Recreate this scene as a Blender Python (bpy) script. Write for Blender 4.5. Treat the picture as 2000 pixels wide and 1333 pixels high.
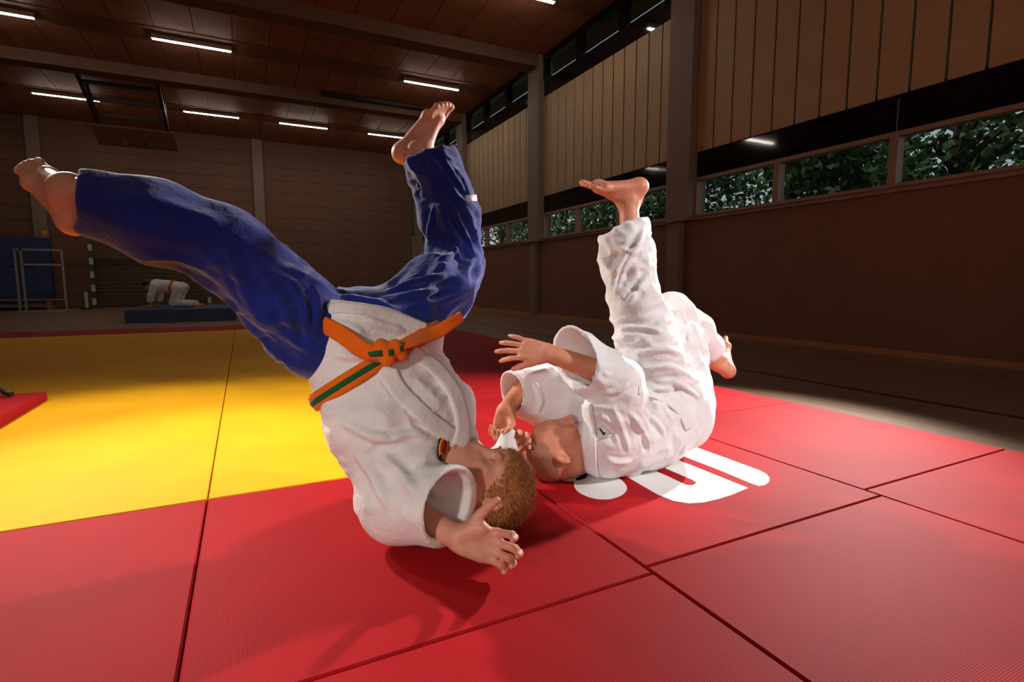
import bpy, bmesh, math, random
import numpy as np
from mathutils import Vector, Matrix
from mathutils.bvhtree import BVHTree

# ------------------------------------------------------------------ scene, camera, sky, lights
scene = bpy.context.scene
for _o in list(bpy.data.objects):
    bpy.data.objects.remove(_o, do_unlink=True)
COL = scene.collection
scene.view_settings.view_transform = 'Standard'
scene.view_settings.look = 'None'
scene.view_settings.gamma = 1.0
scene.view_settings.use_curve_mapping = False
scene.view_settings.exposure = 0.12
scene.cycles.use_denoising = True
scene.cycles.max_bounces = 6
scene.cycles.diffuse_bounces = 4
scene.cycles.glossy_bounces = 3
scene.cycles.transparent_max_bounces = 12
scene.cycles.sample_clamp_indirect = 6.0

# camera frame: rows are camera right, camera down, camera forward in world axes
# (X along the cross direction of the hall, Y along its side wall, Z up)
FPX, PCX, PCY = 1044.0, 1000.0, 666.5
CAMZ = 0.744
_a = np.array([(475 - PCX) / FPX, (553 - PCY) / FPX, 1.0]); _a /= np.linalg.norm(_a)
_b = np.array([(3100 - PCX) / FPX, (550 - PCY) / FPX, 1.0]); _b -= _a * (_a @ _b); _b /= np.linalg.norm(_b)
RC = np.stack([_b, _a, np.cross(_b, _a)], 1)          # camera = RC @ (world - cam)
CAMP = np.array([0.0, 0.0, CAMZ])
cam_data = bpy.data.cameras.new('camera'); cam = bpy.data.objects.new('camera', cam_data)
COL.objects.link(cam); scene.camera = cam
cam_data.sensor_width = 36.0
cam_data.lens = FPX * 36.0 / 2000.0
cam_data.clip_start = 0.05; cam_data.clip_end = 300
_m = Matrix.Identity(4)
for i in range(3):
    _m[i][0] = RC[0, i]; _m[i][1] = -RC[1, i]; _m[i][2] = -RC[2, i]; _m[i][3] = CAMP[i]
cam.matrix_world = _m

world = bpy.data.worlds.new('sky'); scene.world = world
world.use_nodes = True
_nt = world.node_tree; _nt.nodes.clear()
_bg = _nt.nodes.new('ShaderNodeBackground'); _out = _nt.nodes.new('ShaderNodeOutputWorld')
_sky = _nt.nodes.new('ShaderNodeTexSky'); _sky.sky_type = 'HOSEK_WILKIE'
_sky.sun_direction = (-0.5, 0.3, 0.55); _sky.turbidity = 9.0; _sky.ground_albedo = 0.3
_bg.inputs[1].default_value = 3.4
_nt.links.new(_sky.outputs[0], _bg.inputs[0]); _nt.links.new(_bg.outputs[0], _out.inputs[0])

def area_light(name, loc, target, power, size, color=(1, 1, 1), sy=None, spread=None):
    L = bpy.data.lights.new(name, 'AREA'); L.energy = power; L.color = color
    L.shape = 'RECTANGLE' if sy else 'SQUARE'; L.size = size
    if sy: L.size_y = sy
    if spread: L.spread = math.radians(spread)
    o = bpy.data.objects.new(name, L); COL.objects.link(o)
    o.location = loc
    o.rotation_euler = (Vector(target) - Vector(loc)).to_track_quat('-Z', 'Y').to_euler()
    return o
# studio flashes on stands and booms around the mats
def spot_light(name, loc, target, power, angle, blend, radius, color=(1, 1, 1)):
    L = bpy.data.lights.new(name, 'SPOT'); L.energy = power; L.color = color
    L.spot_size = math.radians(angle); L.spot_blend = blend; L.shadow_soft_size = radius
    o = bpy.data.objects.new(name, L); COL.objects.link(o); o.location = loc
    o.rotation_euler = (Vector(target) - Vector(loc)).to_track_quat('-Z', 'Y').to_euler()
    return o
spot_light('key_flash', (4.3, 2.45, 1.85), (0.9, 1.6, 0.4), 860, 80, 0.6, 0.06, (1.0, 0.95, 0.92))
spot_light('side_flash', (2.6, -0.4, 1.9), (1.42, 1.75, 0.5), 235, 36, 0.5, 0.06, (1.0, 0.95, 0.94))
spot_light('back_flash', (-1.1, 4.25, 2.35), (0.1, 1.6, 0.3), 480, 70, 0.9, 0.06, (1.0, 0.94, 0.88))
spot_light('left_flash', (-1.95, 4.32, 2.5), (-0.45, 2.9, 0.0), 330, 60, 0.9, 0.15, (1.0, 0.93, 0.82))
spot_light('front_flash', (-2.0, -0.5, 1.5), (0.36, 1.4, 0.15), 150, 28, 0.8, 0.12, (1.0, 0.95, 0.92))
# added soft fill behind the camera to brighten the hall; wall_back has no windows
area_light('fill_behind', (-2.5, -5.9, 3.2), (-2.5, 10.0, 3.8), 140, 14.0, (1.0, 0.87, 0.74), 3.0)
# ------------------------------------------------------------------ helpers: objects and materials
def srgb(r, g, b):
    f = lambda c: (c / 255 / 12.92) if c / 255 <= 0.04045 else ((c / 255 + 0.055) / 1.055) ** 2.4
    return (f(r), f(g), f(b), 1.0)
def tag(o, label=None, cat=None, group=None, kind=None):
    if label: o['label'] = label
    if cat: o['category'] = cat
    if group: o['group'] = group
    if kind: o['kind'] = kind
    return o
def empty(name, loc=(0, 0, 0), rz=0.0):
    o = bpy.data.objects.new(name, None); COL.objects.link(o)
    o.location = loc; o.rotation_euler = (0, 0, rz); o.empty_display_size = 0.1
    return o
def link(name, me, parent=None, mat=None):
    o = bpy.data.objects.new(name, me); COL.objects.link(o)
    if mat is not None and not me.materials: me.materials.append(mat)
    if parent is not None:
        o.parent = parent
    return o
class MB:
    """collects shapes into one mesh"""
    def __init__(s): s.v = []; s.f = []
    def add(s, v, f):
        n = len(s.v); s.v += [tuple(map(float, p)) for p in v]; s.f += [tuple(i + n for i in q) for q in f]
    def box(s, x0, x1, y0, y1, z0, z1):
        s.add([(x0, y0, z0), (x1, y0, z0), (x1, y1, z0), (x0, y1, z0), (x0, y0, z1), (x1, y0, z1), (x1, y1, z1), (x0, y1, z1)],
              [(3, 2, 1, 0), (4, 5, 6, 7), (0, 1, 5, 4), (1, 2, 6, 5), (2, 3, 7, 6), (3, 0, 4, 7)])
        return s
    def slab(s, x0, x1, y0, y1, z0, z1, b):
        """box with a bevelled top edge"""
        v = [(x0, y0, z0), (x1, y0, z0), (x1, y1, z0), (x0, y1, z0),
             (x0, y0, z1 - b), (x1, y0, z1 - b), (x1, y1, z1 - b), (x0, y1, z1 - b),
             (x0 + b, y0 + b, z1), (x1 - b, y0 + b, z1), (x1 - b, y1 - b, z1), (x0 + b, y1 - b, z1)]
        f = [(3, 2, 1, 0), (8, 9, 10, 11)]
        for i in range(4):
            j = (i + 1) % 4
            f += [(i, j, j + 4, i + 4), (i + 4, j + 4, j + 8, i + 8)]
        s.add(v, f); return s
    def tube(s, pts, r, n=8, caps=True):
        pts = [np.array(p, float) for p in pts]
        rs = r if hasattr(r, '__len__') else [r] * len(pts)
        t0 = pts[1] - pts[0]; ref = np.array([0, 0, 1.0]) if abs(t0[2]) < 0.9 * np.linalg.norm(t0) else np.array([1.0, 0, 0])
        base = []; v = []; f = []
        for i, p in enumerate(pts):
            t = pts[min(i + 1, len(pts) - 1)] - pts[max(i - 1, 0)]; t /= np.linalg.norm(t)
            a = np.cross(t, ref); a /= np.linalg.norm(a); b = np.cross(t, a); ref = np.cross(a, t) if False else ref
            for k in range(n):
                th = 2 * math.pi * k / n
                v.append(p + rs[i] * (math.cos(th) * a + math.sin(th) * b))
        for i in range(len(pts) - 1):
            for k in range(n):
                k2 = (k + 1) % n
                f.append((i * n + k, i * n + k2, (i + 1) * n + k2, (i + 1) * n + k))
        if caps:
            f.append(tuple(range(n - 1, -1, -1))); f.append(tuple(range((len(pts) - 1) * n, len(pts) * n)))
        s.add(v, f); return s
    def bar(s, a, b, w, h):
        """square bar from a to b"""
        a = np.array(a, float); b = np.array(b, float); t = b - a; t /= np.linalg.norm(t)
        ref = np.array([0, 0, 1.0]) if abs(t[2]) < 0.95 else np.array([1.0, 0, 0])
        x = np.cross(t, ref); x /= np.linalg.norm(x); y = np.cross(x, t)
        v = [p + sx * w / 2 * x + sy * h / 2 * y for p in (a, b) for sx, sy in ((-1, -1), (1, -1), (1, 1), (-1, 1))]
        s.add(v, [(3, 2, 1, 0), (4, 5, 6, 7), (0, 1, 5, 4), (1, 2, 6, 5), (2, 3, 7, 6), (3, 0, 4, 7)]); return s
    def mesh(s, name='mesh', smooth=False):
        me = bpy.data.meshes.new(name); me.from_pydata(s.v, [], s.f); me.update()
        bm = bmesh.new(); bm.from_mesh(me); bmesh.ops.recalc_face_normals(bm, faces=bm.faces); bm.to_mesh(me); bm.free()
        if smooth: me.polygons.foreach_set('use_smooth', [True] * len(me.polygons))
        return me
    def build(s, name, mat, parent=None, smooth=False):
        return link(name, s.mesh(name, smooth), parent, mat)

class NT:
    def __init__(s, name):
        s.m = bpy.data.materials.new(name); s.m.use_nodes = True
        s.t = s.m.node_tree; s.t.nodes.clear()
        s.out = s.n('ShaderNodeOutputMaterial'); s.b = s.n('ShaderNodeBsdfPrincipled')
        s.l(s.b.outputs[0], s.out.inputs[0])
    def n(s, typ, **kw):
        x = s.t.nodes.new(typ)
        for k, v in kw.items(): setattr(x, k, v)
        return x
    def l(s, a, b): s.t.links.new(a, b)
    def coord(s, scale=(1, 1, 1), which='Object', rot=(0, 0, 0)):
        tc = s.n('ShaderNodeTexCoord'); mp = s.n('ShaderNodeMapping')
        mp.inputs['Scale'].default_value = scale; mp.inputs['Rotation'].default_value = rot
        s.l(tc.outputs[which], mp.inputs[0]); return mp.outputs[0]
    def noise(s, vec, scale, detail=3, rough=0.55):
        n = s.n('ShaderNodeTexNoise'); n.inputs['Scale'].default_value = scale
        n.inputs['Detail'].default_value = detail; n.inputs['Roughness'].default_value = rough
        s.l(vec, n.inputs['Vector']); return n.outputs[0]
    def ramp(s, fac, stops):
        r = s.n('ShaderNodeValToRGB')
        e = r.color_ramp.elements
        while len(e) < len(stops): e.new(0.5)
        for i, (p, c) in enumerate(stops): e[i].position = p; e[i].color = c
        s.l(fac, r.inputs[0]); return r.outputs[0]
    def bump(s, h, strength, dist, prev=None):
        b = s.n('ShaderNodeBump'); b.inputs['Strength'].default_value = strength; b.inputs['Distance'].default_value = dist
        s.l(h, b.inputs['Height'])
        if prev is not None: s.l(prev, b.inputs['Normal'])
        return b.outputs[0]
def mul(c, k): return (c[0] * k, c[1] * k, c[2] * k, 1)
def plain(name, c, rough=0.6, var=0.12, scale=6.0, bump=0.0, bscale=60.0, metallic=0.0, spec=0.5, sheen=0.0):
    t = NT(name); v = t.coord()
    t.l(t.ramp(t.noise(v, scale), [(0.3, mul(c, 1 - var)), (0.7, mul(c, 1 + var))]), t.b.inputs['Base Color'])
    t.b.inputs['Roughness'].default_value = rough; t.b.inputs['Metallic'].default_value = metallic
    t.b.inputs['Specular IOR Level'].default_value = spec
    if sheen: t.b.inputs['Sheen Weight'].default_value = sheen
    if bump: t.l(t.bump(t.noise(v, bscale, 2), bump, 0.01), t.b.inputs['Normal'])
    return t.m

# ------------------------------------------------------------------ helpers: signed-distance modelling
f32 = np.float32
def px(u, v, d):
    """a measured point of the photograph at distance d in front of the camera, in camera axes (metres)"""
    return np.array([(u - PCX) / FPX * d, (v - PCY) / FPX * d, d])
def to_world(q):
    return np.asarray(q) @ RC + CAMP
def to_cam(p):
    return (np.asarray(p) - CAMP) @ RC.T
def nrm(v): v = np.asarray(v, float); return v / np.linalg.norm(v)

def d_cone(p, a, b, ra, rb, flat=None):
    a = a.astype(f32); b = b.astype(f32)
    q = p - a
    if flat is not None:
        n, s = flat; n = n.astype(f32); q = q + (q @ n)[:, None] * (n * f32(s - 1))
        ba = b - a; ba = ba + (ba @ n) * n * f32(s - 1)
    else: ba = b - a
    l2 = float(ba @ ba) + 1e-12
    h = np.clip((q @ ba) / f32(l2), 0, 1)
    d = np.sqrt(np.maximum(np.einsum('ij,ij->i', q - h[:, None] * ba, q - h[:, None] * ba), 1e-14)) - (ra + (rb - ra) * h)
    if flat is not None and flat[1] > 1: d = d / f32(0.5 + 0.5 * flat[1])
    return d
def d_ell(p, c, M, r):
    q = (p - c.astype(f32)) @ M.T.astype(f32)
    r = np.asarray(r, f32)
    k0 = np.sqrt(np.maximum(((q / r) ** 2).sum(1), 1e-12)); k1 = np.sqrt(np.maximum(((q / r ** 2) ** 2).sum(1), 1e-12))
    return k0 * (k0 - 1) / k1
def smin(a, b, k):
    if k <= 0: return np.minimum(a, b)
    h = np.maximum(k - np.abs(a - b), 0) / k
    return np.minimum(a, b) - h * h * k * f32(0.25)
def smax(a, b, k): return -smin(-a, -b, k)

class Solid:
    """groups of primitives; add = smooth union, sub = smooth difference, cut = keep the side n.p < c"""
    def __init__(s): s.groups = []
    def group(s, k=0.02): s.groups.append((k, [])); return s
    def cone(s, a, b, ra, rb, k=0.02, op='add', flat=None):
        s.groups[-1][1].append((op, k, 'cone', (np.asarray(a, float), np.asarray(b, float), ra, rb, flat))); return s
    def chain(s, pts, rs, k=0.02, op='add', flat=None):
        for i in range(len(pts) - 1): s.cone(pts[i], pts[i + 1], rs[i], rs[i + 1], k, op, flat)
        return s
    def ell(s, c, M, r, k=0.02, op='add'):
        s.groups[-1][1].append((op, k, 'ell', (np.asarray(c, float), np.asarray(M, float), r))); return s
    def ball(s, c, r, k=0.02, op='add'): return s.cone(c, np.asarray(c, float) + 1e-4, r, r, k, op)
    def cut(s, n, pt, k=0.004):
        n = nrm(n); s.groups[-1][1].append(('cut', k, 'plane', (n, float(n @ np.asarray(pt))))); return s
    def bounds(s):
        lo = np.full(3, 1e9); hi = -lo
        for k, items in s.groups:
            for op, kk, t, a in items:
                if op != 'add': continue
                if t == 'cone':
                    for c, r in ((a[0], a[2]), (a[1], a[3])): lo = np.minimum(lo, c - r); hi = np.maximum(hi, c + r)
                elif t == 'ell': m = max(a[2]); lo = np.minimum(lo, a[0] - m); hi = np.maximum(hi, a[0] + m)
        return lo - 0.03, hi + 0.03
    def prim(s, t, a, p):
        if t == 'cone': return d_cone(p, *a)
        if t == 'ell': return d_ell(p, *a)
        return p @ a[0].astype(f32) - f32(a[1])
    def field(s, P, C=None, rad=0.0):
        """P: (blocks, n, 3) points; C: block centres for culling"""
        nb, n, _ = P.shape
        D = np.full((nb, n), 9.0, f32)
        for gk, items in s.groups:
            G = np.full((nb, n), 9.0, f32)
            for op, k, t, a in items:
                if t == 'plane' or C is None: sel = slice(None)
                else:
                    dc = s.prim(t, a, C)
                    sel = np.nonzero(dc < rad + k + gk + 0.02)[0]
                    if len(sel) == 0: continue
                q = P[sel]; m = q.shape[0]
                d = s.prim(t, a, q.reshape(-1, 3)).reshape(m, n).astype(f32)
                if op == 'add': G[sel] = smin(G[sel], d, f32(k))
                elif op == 'sub': G[sel] = smax(G[sel], -d, f32(k))
                else: G[sel] = smax(G[sel], d, f32(k))
            D = smin(D, G, f32(gk))
        return D
    def mesh(s, vox):
        B = 8; lo, hi = s.bounds()
        nb = np.ceil((hi - lo) / (vox * B)).astype(int)
        gx = np.stack(np.meshgrid(*[np.arange(k) for k in nb], indexing='ij'), -1).reshape(-1, 3)
        C = (lo + (gx + 0.5) * vox * B).astype(f32)
        half = vox * B * 0.5 * math.sqrt(3)
        dc = s.field(C[:, None, :])[:, 0]
        act = np.abs(dc) < half * 1.25 + 0.012
        gx = gx[act]; C = C[act]
        loc = np.stack(np.meshgrid(*[np.arange(B + 1)] * 3, indexing='ij'), -1).reshape(-1, 3)
        D = np.empty((len(gx), (B + 1) ** 3), f32)
        for i in range(0, len(gx), 1500):
            P = (lo + (gx[i:i + 1500, None, :] * B + loc[None]) * vox).astype(f32)
            D[i:i + 1500] = s.field(P, C[i:i + 1500], half)
        D = D.reshape(-1, B + 1, B + 1, B + 1)
        ins = D < 0
        cnt = np.zeros(D.shape[:1] + (B, B, B), np.int8)
        for dx in (0, 1):
            for dy in (0, 1):
                for dz in (0, 1): cnt += ins[:, dx:dx + B, dy:dy + B, dz:dz + B]
        b, x, y, z = np.nonzero((cnt > 0) & (cnt < 8))
        g = gx[b] * B + np.stack([x, y, z], 1)
        N = nb * B + 2
        cid = (g[:, 0] * N[1] + g[:, 1]) * N[2] + g[:, 2]
        corner = {(dx, dy, dz): D[b, x + dx, y + dy, z + dz] for dx in (0, 1) for dy in (0, 1) for dz in (0, 1)}
        acc = np.zeros((len(b), 3)); num = np.zeros(len(b))
        for ax in range(3):
            o = [i for i in range(3) if i != ax]
            for e0 in (0, 1):
                for e1 in (0, 1):
                    k0 = [0, 0, 0]; k0[o[0]] = e0; k0[o[1]] = e1; k1 = list(k0); k1[ax] = 1
                    d0 = corner[tuple(k0)]; d1 = corner[tuple(k1)]
                    cr = (d0 < 0) != (d1 < 0)
                    t = np.where(cr, d0 / np.where(cr, d0 - d1, 1), 0)
                    p = np.zeros((len(b), 3)); p[:, o[0]] = e0; p[:, o[1]] = e1; p[:, ax] = t
                    acc[cr] += p[cr]; num[cr] += 1
        V = lo + (g + acc / num[:, None]) * vox
        order = np.argsort(cid); sc = cid[order]
        st = np.array([N[1] * N[2], N[2], 1])
        quads = []
        for ax in range(3):
            k1 = [0, 0, 0]; k1[ax] = 1
            d0 = corner[(0, 0, 0)]; d1 = corner[tuple(k1)]
            e = np.nonzero((d0 < 0) != (d1 < 0))[0]
            o1, o2 = [(1, 2), (2, 0), (0, 1)][ax]
            ids = [cid[e], cid[e] - st[o1], cid[e] - st[o1] - st[o2], cid[e] - st[o2]]
            idx = []; ok = np.ones(len(e), bool)
            for q in ids:
                j = np.clip(np.searchsorted(sc, q), 0, len(sc) - 1); ok &= sc[j] == q; idx.append(order[j])
            Q = np.stack(idx, 1)
            flip = d0[e] >= 0
            Q[flip] = Q[flip][:, ::-1]
            quads.append(Q[ok])
        return V, np.concatenate(quads)

def relax(V, Q, it=1, lam=0.5):
    E = np.concatenate([Q[:, [0, 1]], Q[:, [1, 2]], Q[:, [2, 3]], Q[:, [3, 0]]])
    for _ in range(it):
        s = np.zeros_like(V); c = np.zeros(len(V))
        for k in range(3):
            s[:, k] = np.bincount(E[:, 0], V[E[:, 1], k], len(V)) + np.bincount(E[:, 1], V[E[:, 0], k], len(V))
        c = np.bincount(E[:, 0], minlength=len(V)) + np.bincount(E[:, 1], minlength=len(V))
        V = V + lam * (s / np.maximum(c, 1)[:, None] - V)
    return V
def vnormals(V, Q):
    n = np.cross(V[Q[:, 2]] - V[Q[:, 0]], V[Q[:, 3]] - V[Q[:, 1]])
    N = np.zeros_like(V)
    for k in range(3):
        for j in range(4): N[:, k] += np.bincount(Q[:, j], n[:, k], len(V))
    return N / np.maximum(np.linalg.norm(N, axis=1), 1e-9)[:, None]
def to_mesh(name, V, Q, world_space=False):
    W = V if world_space else to_world(V)
    me = bpy.data.meshes.new(name)
    me.vertices.add(len(W)); me.vertices.foreach_set('co', W.astype(f32).ravel())
    nq = len(Q); me.loops.add(nq * 4); me.loops.foreach_set('vertex_index', Q.astype(np.int32).ravel())
    me.polygons.add(nq); me.polygons.foreach_set('loop_start', np.arange(0, nq * 4, 4, dtype=np.int32))
    me.polygons.foreach_set('use_smooth', np.ones(nq, bool))
    me.update(calc_edges=True); me.validate()
    return me

_rng = np.random.RandomState(7)
_LAT = _rng.rand(32, 32, 32).astype(f32)
def vnoise(p):
    i = np.floor(p).astype(int); f = p - i; f = f * f * (3 - 2 * f)
    r = 0
    for dx in (0, 1):
        for dy in (0, 1):
            for dz in (0, 1):
                w = (f[:, 0] if dx else 1 - f[:, 0]) * (f[:, 1] if dy else 1 - f[:, 1]) * (f[:, 2] if dz else 1 - f[:, 2])
                r = r + w * _LAT[(i[:, 0] + dx) & 31, (i[:, 1] + dy) & 31, (i[:, 2] + dz) & 31]
    return r * 2 - 1
def ridge(p): return 1 - 2 * np.abs(vnoise(p))
def seg_dist(V, pts, param=False):
    """distance of each vertex to a polyline, and where along it"""
    best = np.full(len(V), 9.0); tt = np.zeros(len(V)); n = len(pts) - 1
    for i, (a, b) in enumerate(zip(pts[:-1], pts[1:])):
        ba = b - a; h = np.clip(((V - a) @ ba) / (ba @ ba + 1e-12), 0, 1)
        d = np.linalg.norm(V - a - h[:, None] * ba, axis=1); m = d < best
        best[m] = d[m]; tt[m] = (i + h[m]) / n
    return (best, tt) if param else best
def limb_folds(V, N, a, b, r, amp, along=0.0, freq=1.0, seed=0, twist=0.0, band=None):
    """cloth folds around the bone a-b: along=1 runs them lengthwise, 0 rings them, in between they spiral"""
    a = np.asarray(a, float); b = np.asarray(b, float); t = b - a; L = np.linalg.norm(t); t = t / L
    q = V - a; h = q @ t; rad = q - h[:, None] * t; rr = np.linalg.norm(rad, axis=1)
    w = np.clip(1 - np.maximum(rr - r, 0) / (0.6 * r), 0, 1)
    lo, hi = band if band else (0.0, 1.0)
    w = w * np.clip((h / L - lo) / 0.15 + 0.5, 0, 1) * np.clip((hi - h / L) / 0.15 + 0.5, 0, 1)
    ref = np.array([0.31, 0.55, 0.77]); u = nrm(np.cross(t, ref)); v = np.cross(t, u)
    th = h * twist; cu = np.cos(th); sv = np.sin(th)
    x = (rad @ u); y = (rad @ v); x, y = cu * x - sv * y, sv * x + cu * y
    fl = 10 * freq
    p = np.stack([h * fl * (1 - along * 0.85) * 2.2, x * fl * (0.5 + along * 1.8), y * fl * (0.5 + along * 1.8)], 1) + seed * 3.7
    return (w * amp * (ridge(p) - 0.15))[:, None] * N
class Hit:
    """a finished surface that measured points can be dropped onto (camera axes)"""
    def __init__(s, V, Q):
        s.V = V; s.N = vnormals(V, Q)
        s.t = BVHTree.FromPolygons([tuple(p) for p in V], [tuple(q) for q in Q])
    def at(s, u, v):
        d = nrm(px(u, v, 1.0))
        h = s.t.ray_cast(Vector((0, 0, 0)), Vector(d))
        if h[0] is None: return None
        n = np.array(h[1]); n = -n if n @ d > 0 else n
        return np.array(h[0]), n
    def ray(s, o, d):
        h = s.t.ray_cast(Vector(o), Vector(d))
        if h[0] is None: return None
        n = np.array(h[1]); n = -n if n @ d < 0 else n
        return np.array(h[0]), n
    def near(s, p):
        h = s.t.find_nearest(Vector(p)); return np.array(h[0]), np.array(h[1])
    def line(s, pts, step=6):
        out = []
        for (u0, v0), (u1, v1) in zip(pts[:-1], pts[1:]):
            n = max(2, int(math.hypot(u1 - u0, v1 - v0) / step))
            for i in range(n):
                h = s.at(u0 + (u1 - u0) * i / n, v0 + (v1 - v0) * i / n)
                if h: out.append(h)
        h = s.at(*pts[-1])
        if h: out.append(h)
        return out
def smooth_path(P, it=4):
    P = [np.array(p, float) for p in P]
    for _ in range(it):
        P = [P[0]] + [(P[i - 1] + 2 * P[i] + P[i + 1]) / 4 for i in range(1, len(P) - 1)] + [P[-1]]
    return P
def strap(pts, nors, width, thick, closed=False, lift=0.0, cols=6, bulge=0.25):
    """a flat band with thickness lying along a path; returns vertices, quads (camera axes)"""
    n = len(pts); V = []; Q = []
    prof = []
    for i in range(cols + 1):
        x = -0.5 + i / cols; prof.append((x * width, thick * (1 - bulge * (2 * x) ** 4)))
    for i in range(cols, -1, -1):
        x = -0.5 + i / cols; prof.append((x * width, -thick * 0.3))
    m = len(prof)
    for i in range(n):
        t = pts[(i + 1) % n if closed else min(i + 1, n - 1)] - pts[(i - 1) % n if closed else max(i - 1, 0)]
        t = nrm(t); nn = nrm(nors[i] - (nors[i] @ t) * t); s = np.cross(t, nn)
        for x, y in prof: V.append(pts[i] + s * x + nn * (y + lift))
    for i in range(n if closed else n - 1):
        j = (i + 1) % n
        for k in range(m):
            k2 = (k + 1) % m; Q.append((i * m + k, i * m + k2, j * m + k2, j * m + k))
    if not closed:
        h = cols + 1
        for base in (0, (n - 1) * m):
            for k in range(cols): Q.append((base + k, base + k + 1, base + m - 2 - k, base + m - 1 - k))
    return np.array(V), np.array(Q)
def fix_normals(me):
    bm = bmesh.new(); bm.from_mesh(me); bmesh.ops.recalc_face_normals(bm, faces=bm.faces); bm.to_mesh(me); bm.free(); return me
# ------------------------------------------------------------------ helpers: hands, feet, heads
def rot_about(v, ax, ang):
    ax = nrm(ax); c, s = math.cos(ang), math.sin(ang)
    return v * c + np.cross(ax, v) * s + ax * (ax @ v) * (1 - c)
def add_hand(S, wrist, D, T, P, sc=1.0, curl=((0.3, 0.4, 0.25),) * 4, spread=(0.12, 0.02, -0.08, -0.2), thumb=(0.6, 0.7, 0.35), tcurl=0.35):
    """D fingers, T thumb side, P the way the palm faces"""
    D = nrm(D); T = nrm(T - (T @ D) * D); P = nrm(P - (P @ D) * D - (P @ T) * T)
    w = np.asarray(wrist, float); at = lambda d, t, p=0.0: w + sc * (D * d + T * t + P * p)
    S.group(0.012)
    kn = [(0.090, 0.030), (0.094, 0.009), (0.088, -0.012), (0.080, -0.031)]
    bs = [0.014, 0.005, -0.006, -0.015]
    for (d, t), b in zip(kn, bs): S.cone(at(0.005, b), at(d, t), 0.0175 * sc, 0.0115 * sc, 0.014)
    S.cone(at(0.02, 0.02, 0.006), at(0.055, 0.036, 0.012), 0.018 * sc, 0.015 * sc, 0.015)
    S.cone(at(0.02, -0.018, 0.008), at(0.062, -0.027, 0.007), 0.016 * sc, 0.012 * sc, 0.015)
    ln = [(0.044, 0.026, 0.021), (0.048, 0.030, 0.022), (0.045, 0.028, 0.022), (0.035, 0.021, 0.019)]
    ra = [0.0098, 0.0102, 0.0096, 0.0086]
    for i in range(4):
        d, t = kn[i]; p = at(d, t); dr = rot_about(D, P, 0.0); dr = nrm(D + T * spread[i]); ax = np.cross(dr, P)
        S.group(0.006); r = ra[i] * sc
        for j in range(3):
            dr = rot_about(dr, ax, curl[i][j]); q = p + dr * ln[i][j] * sc
            S.cone(p, q, r * (1.0 - 0.06 * j), r * (0.94 - 0.08 * j), 0.004)
            p = q
    S.group(0.010); p = at(0.024, 0.024, 0.004); dr = nrm(D * thumb[0] + T * thumb[1] + P * thumb[2])
    ax = nrm(np.cross(dr, nrm(P * 0.6 + D * 0.5)))
    for L, r0, r1 in ((0.044, 0.0155, 0.0125), (0.034, 0.0122, 0.0112), (0.028, 0.0112, 0.0088)):
        q = p + dr * L * sc; S.cone(p, q, r0 * sc, r1 * sc, 0.006); p = q; dr = rot_about(dr, ax, tcurl)
def add_foot(S, ankle, T, B, M, sc=1.0, toe_up=0.0, toe_spread=1.0):
    """T toe direction, B from the ankle to the sole, M the big-toe side"""
    T = nrm(T); B = nrm(B - (B @ T) * T); M = nrm(M - (M @ T) * T - (M @ B) * B)
    a = np.asarray(ankle, float); at = lambda t, b, m=0.0: a + sc * (T * t + B * b + M * m)
    S.group(0.03)
    S.ball(at(0, 0), 0.037 * sc, 0.02)
    S.cone(at(-0.03, -0.05), at(-0.047, 0.05), 0.015 * sc, 0.030 * sc, 0.03)
    S.ball(at(-0.044, 0.052), 0.031 * sc, 0.02)
    S.cone(at(0.012, 0.005), at(0.125, 0.050, 0.006), 0.036 * sc, 0.017 * sc, 0.03)
    S.cone(at(-0.035, 0.056, -0.004), at(0.105, 0.064, -0.022), 0.026 * sc, 0.017 * sc, 0.025)
    S.cone(at(-0.02, 0.045, 0.008), at(0.13, 0.058, 0.022), 0.026 * sc, 0.021 * sc, 0.025)
    S.ball(at(0.128, 0.062, 0.024), 0.021 * sc, 0.02); S.ball(at(0.112, 0.066, -0.026), 0.016 * sc, 0.02)
    S.ball(at(0.0, 0.008, 0.029), 0.014 * sc, 0.012); S.ball(at(-0.008, 0.012, -0.029), 0.013 * sc, 0.012)
    m0 = (0.027, 0.0075, -0.0065, -0.0195, -0.0315); e = (0.192, 0.190, 0.181, 0.170, 0.156)
    for i in range(5):
        S.group(0.006); r = (0.0135, 0.0098, 0.0094, 0.0090, 0.0088)[i] * sc; m = m0[i] * toe_spread
        p0 = at(0.128 - 0.008 * i, 0.062, m0[i]); p1 = at(0.158 - 0.008 * i, 0.059 - 0.014 * toe_up, m); p2 = at(e[i], 0.066 - 0.05 * toe_up, m)
        S.cone(p0, p1, r * 1.05, r, 0.008); S.cone(p1, p2, r, r * 0.92, 0.005)
        S.ball(p2 - B * 0.001, r * 1.02, 0.004)
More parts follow.
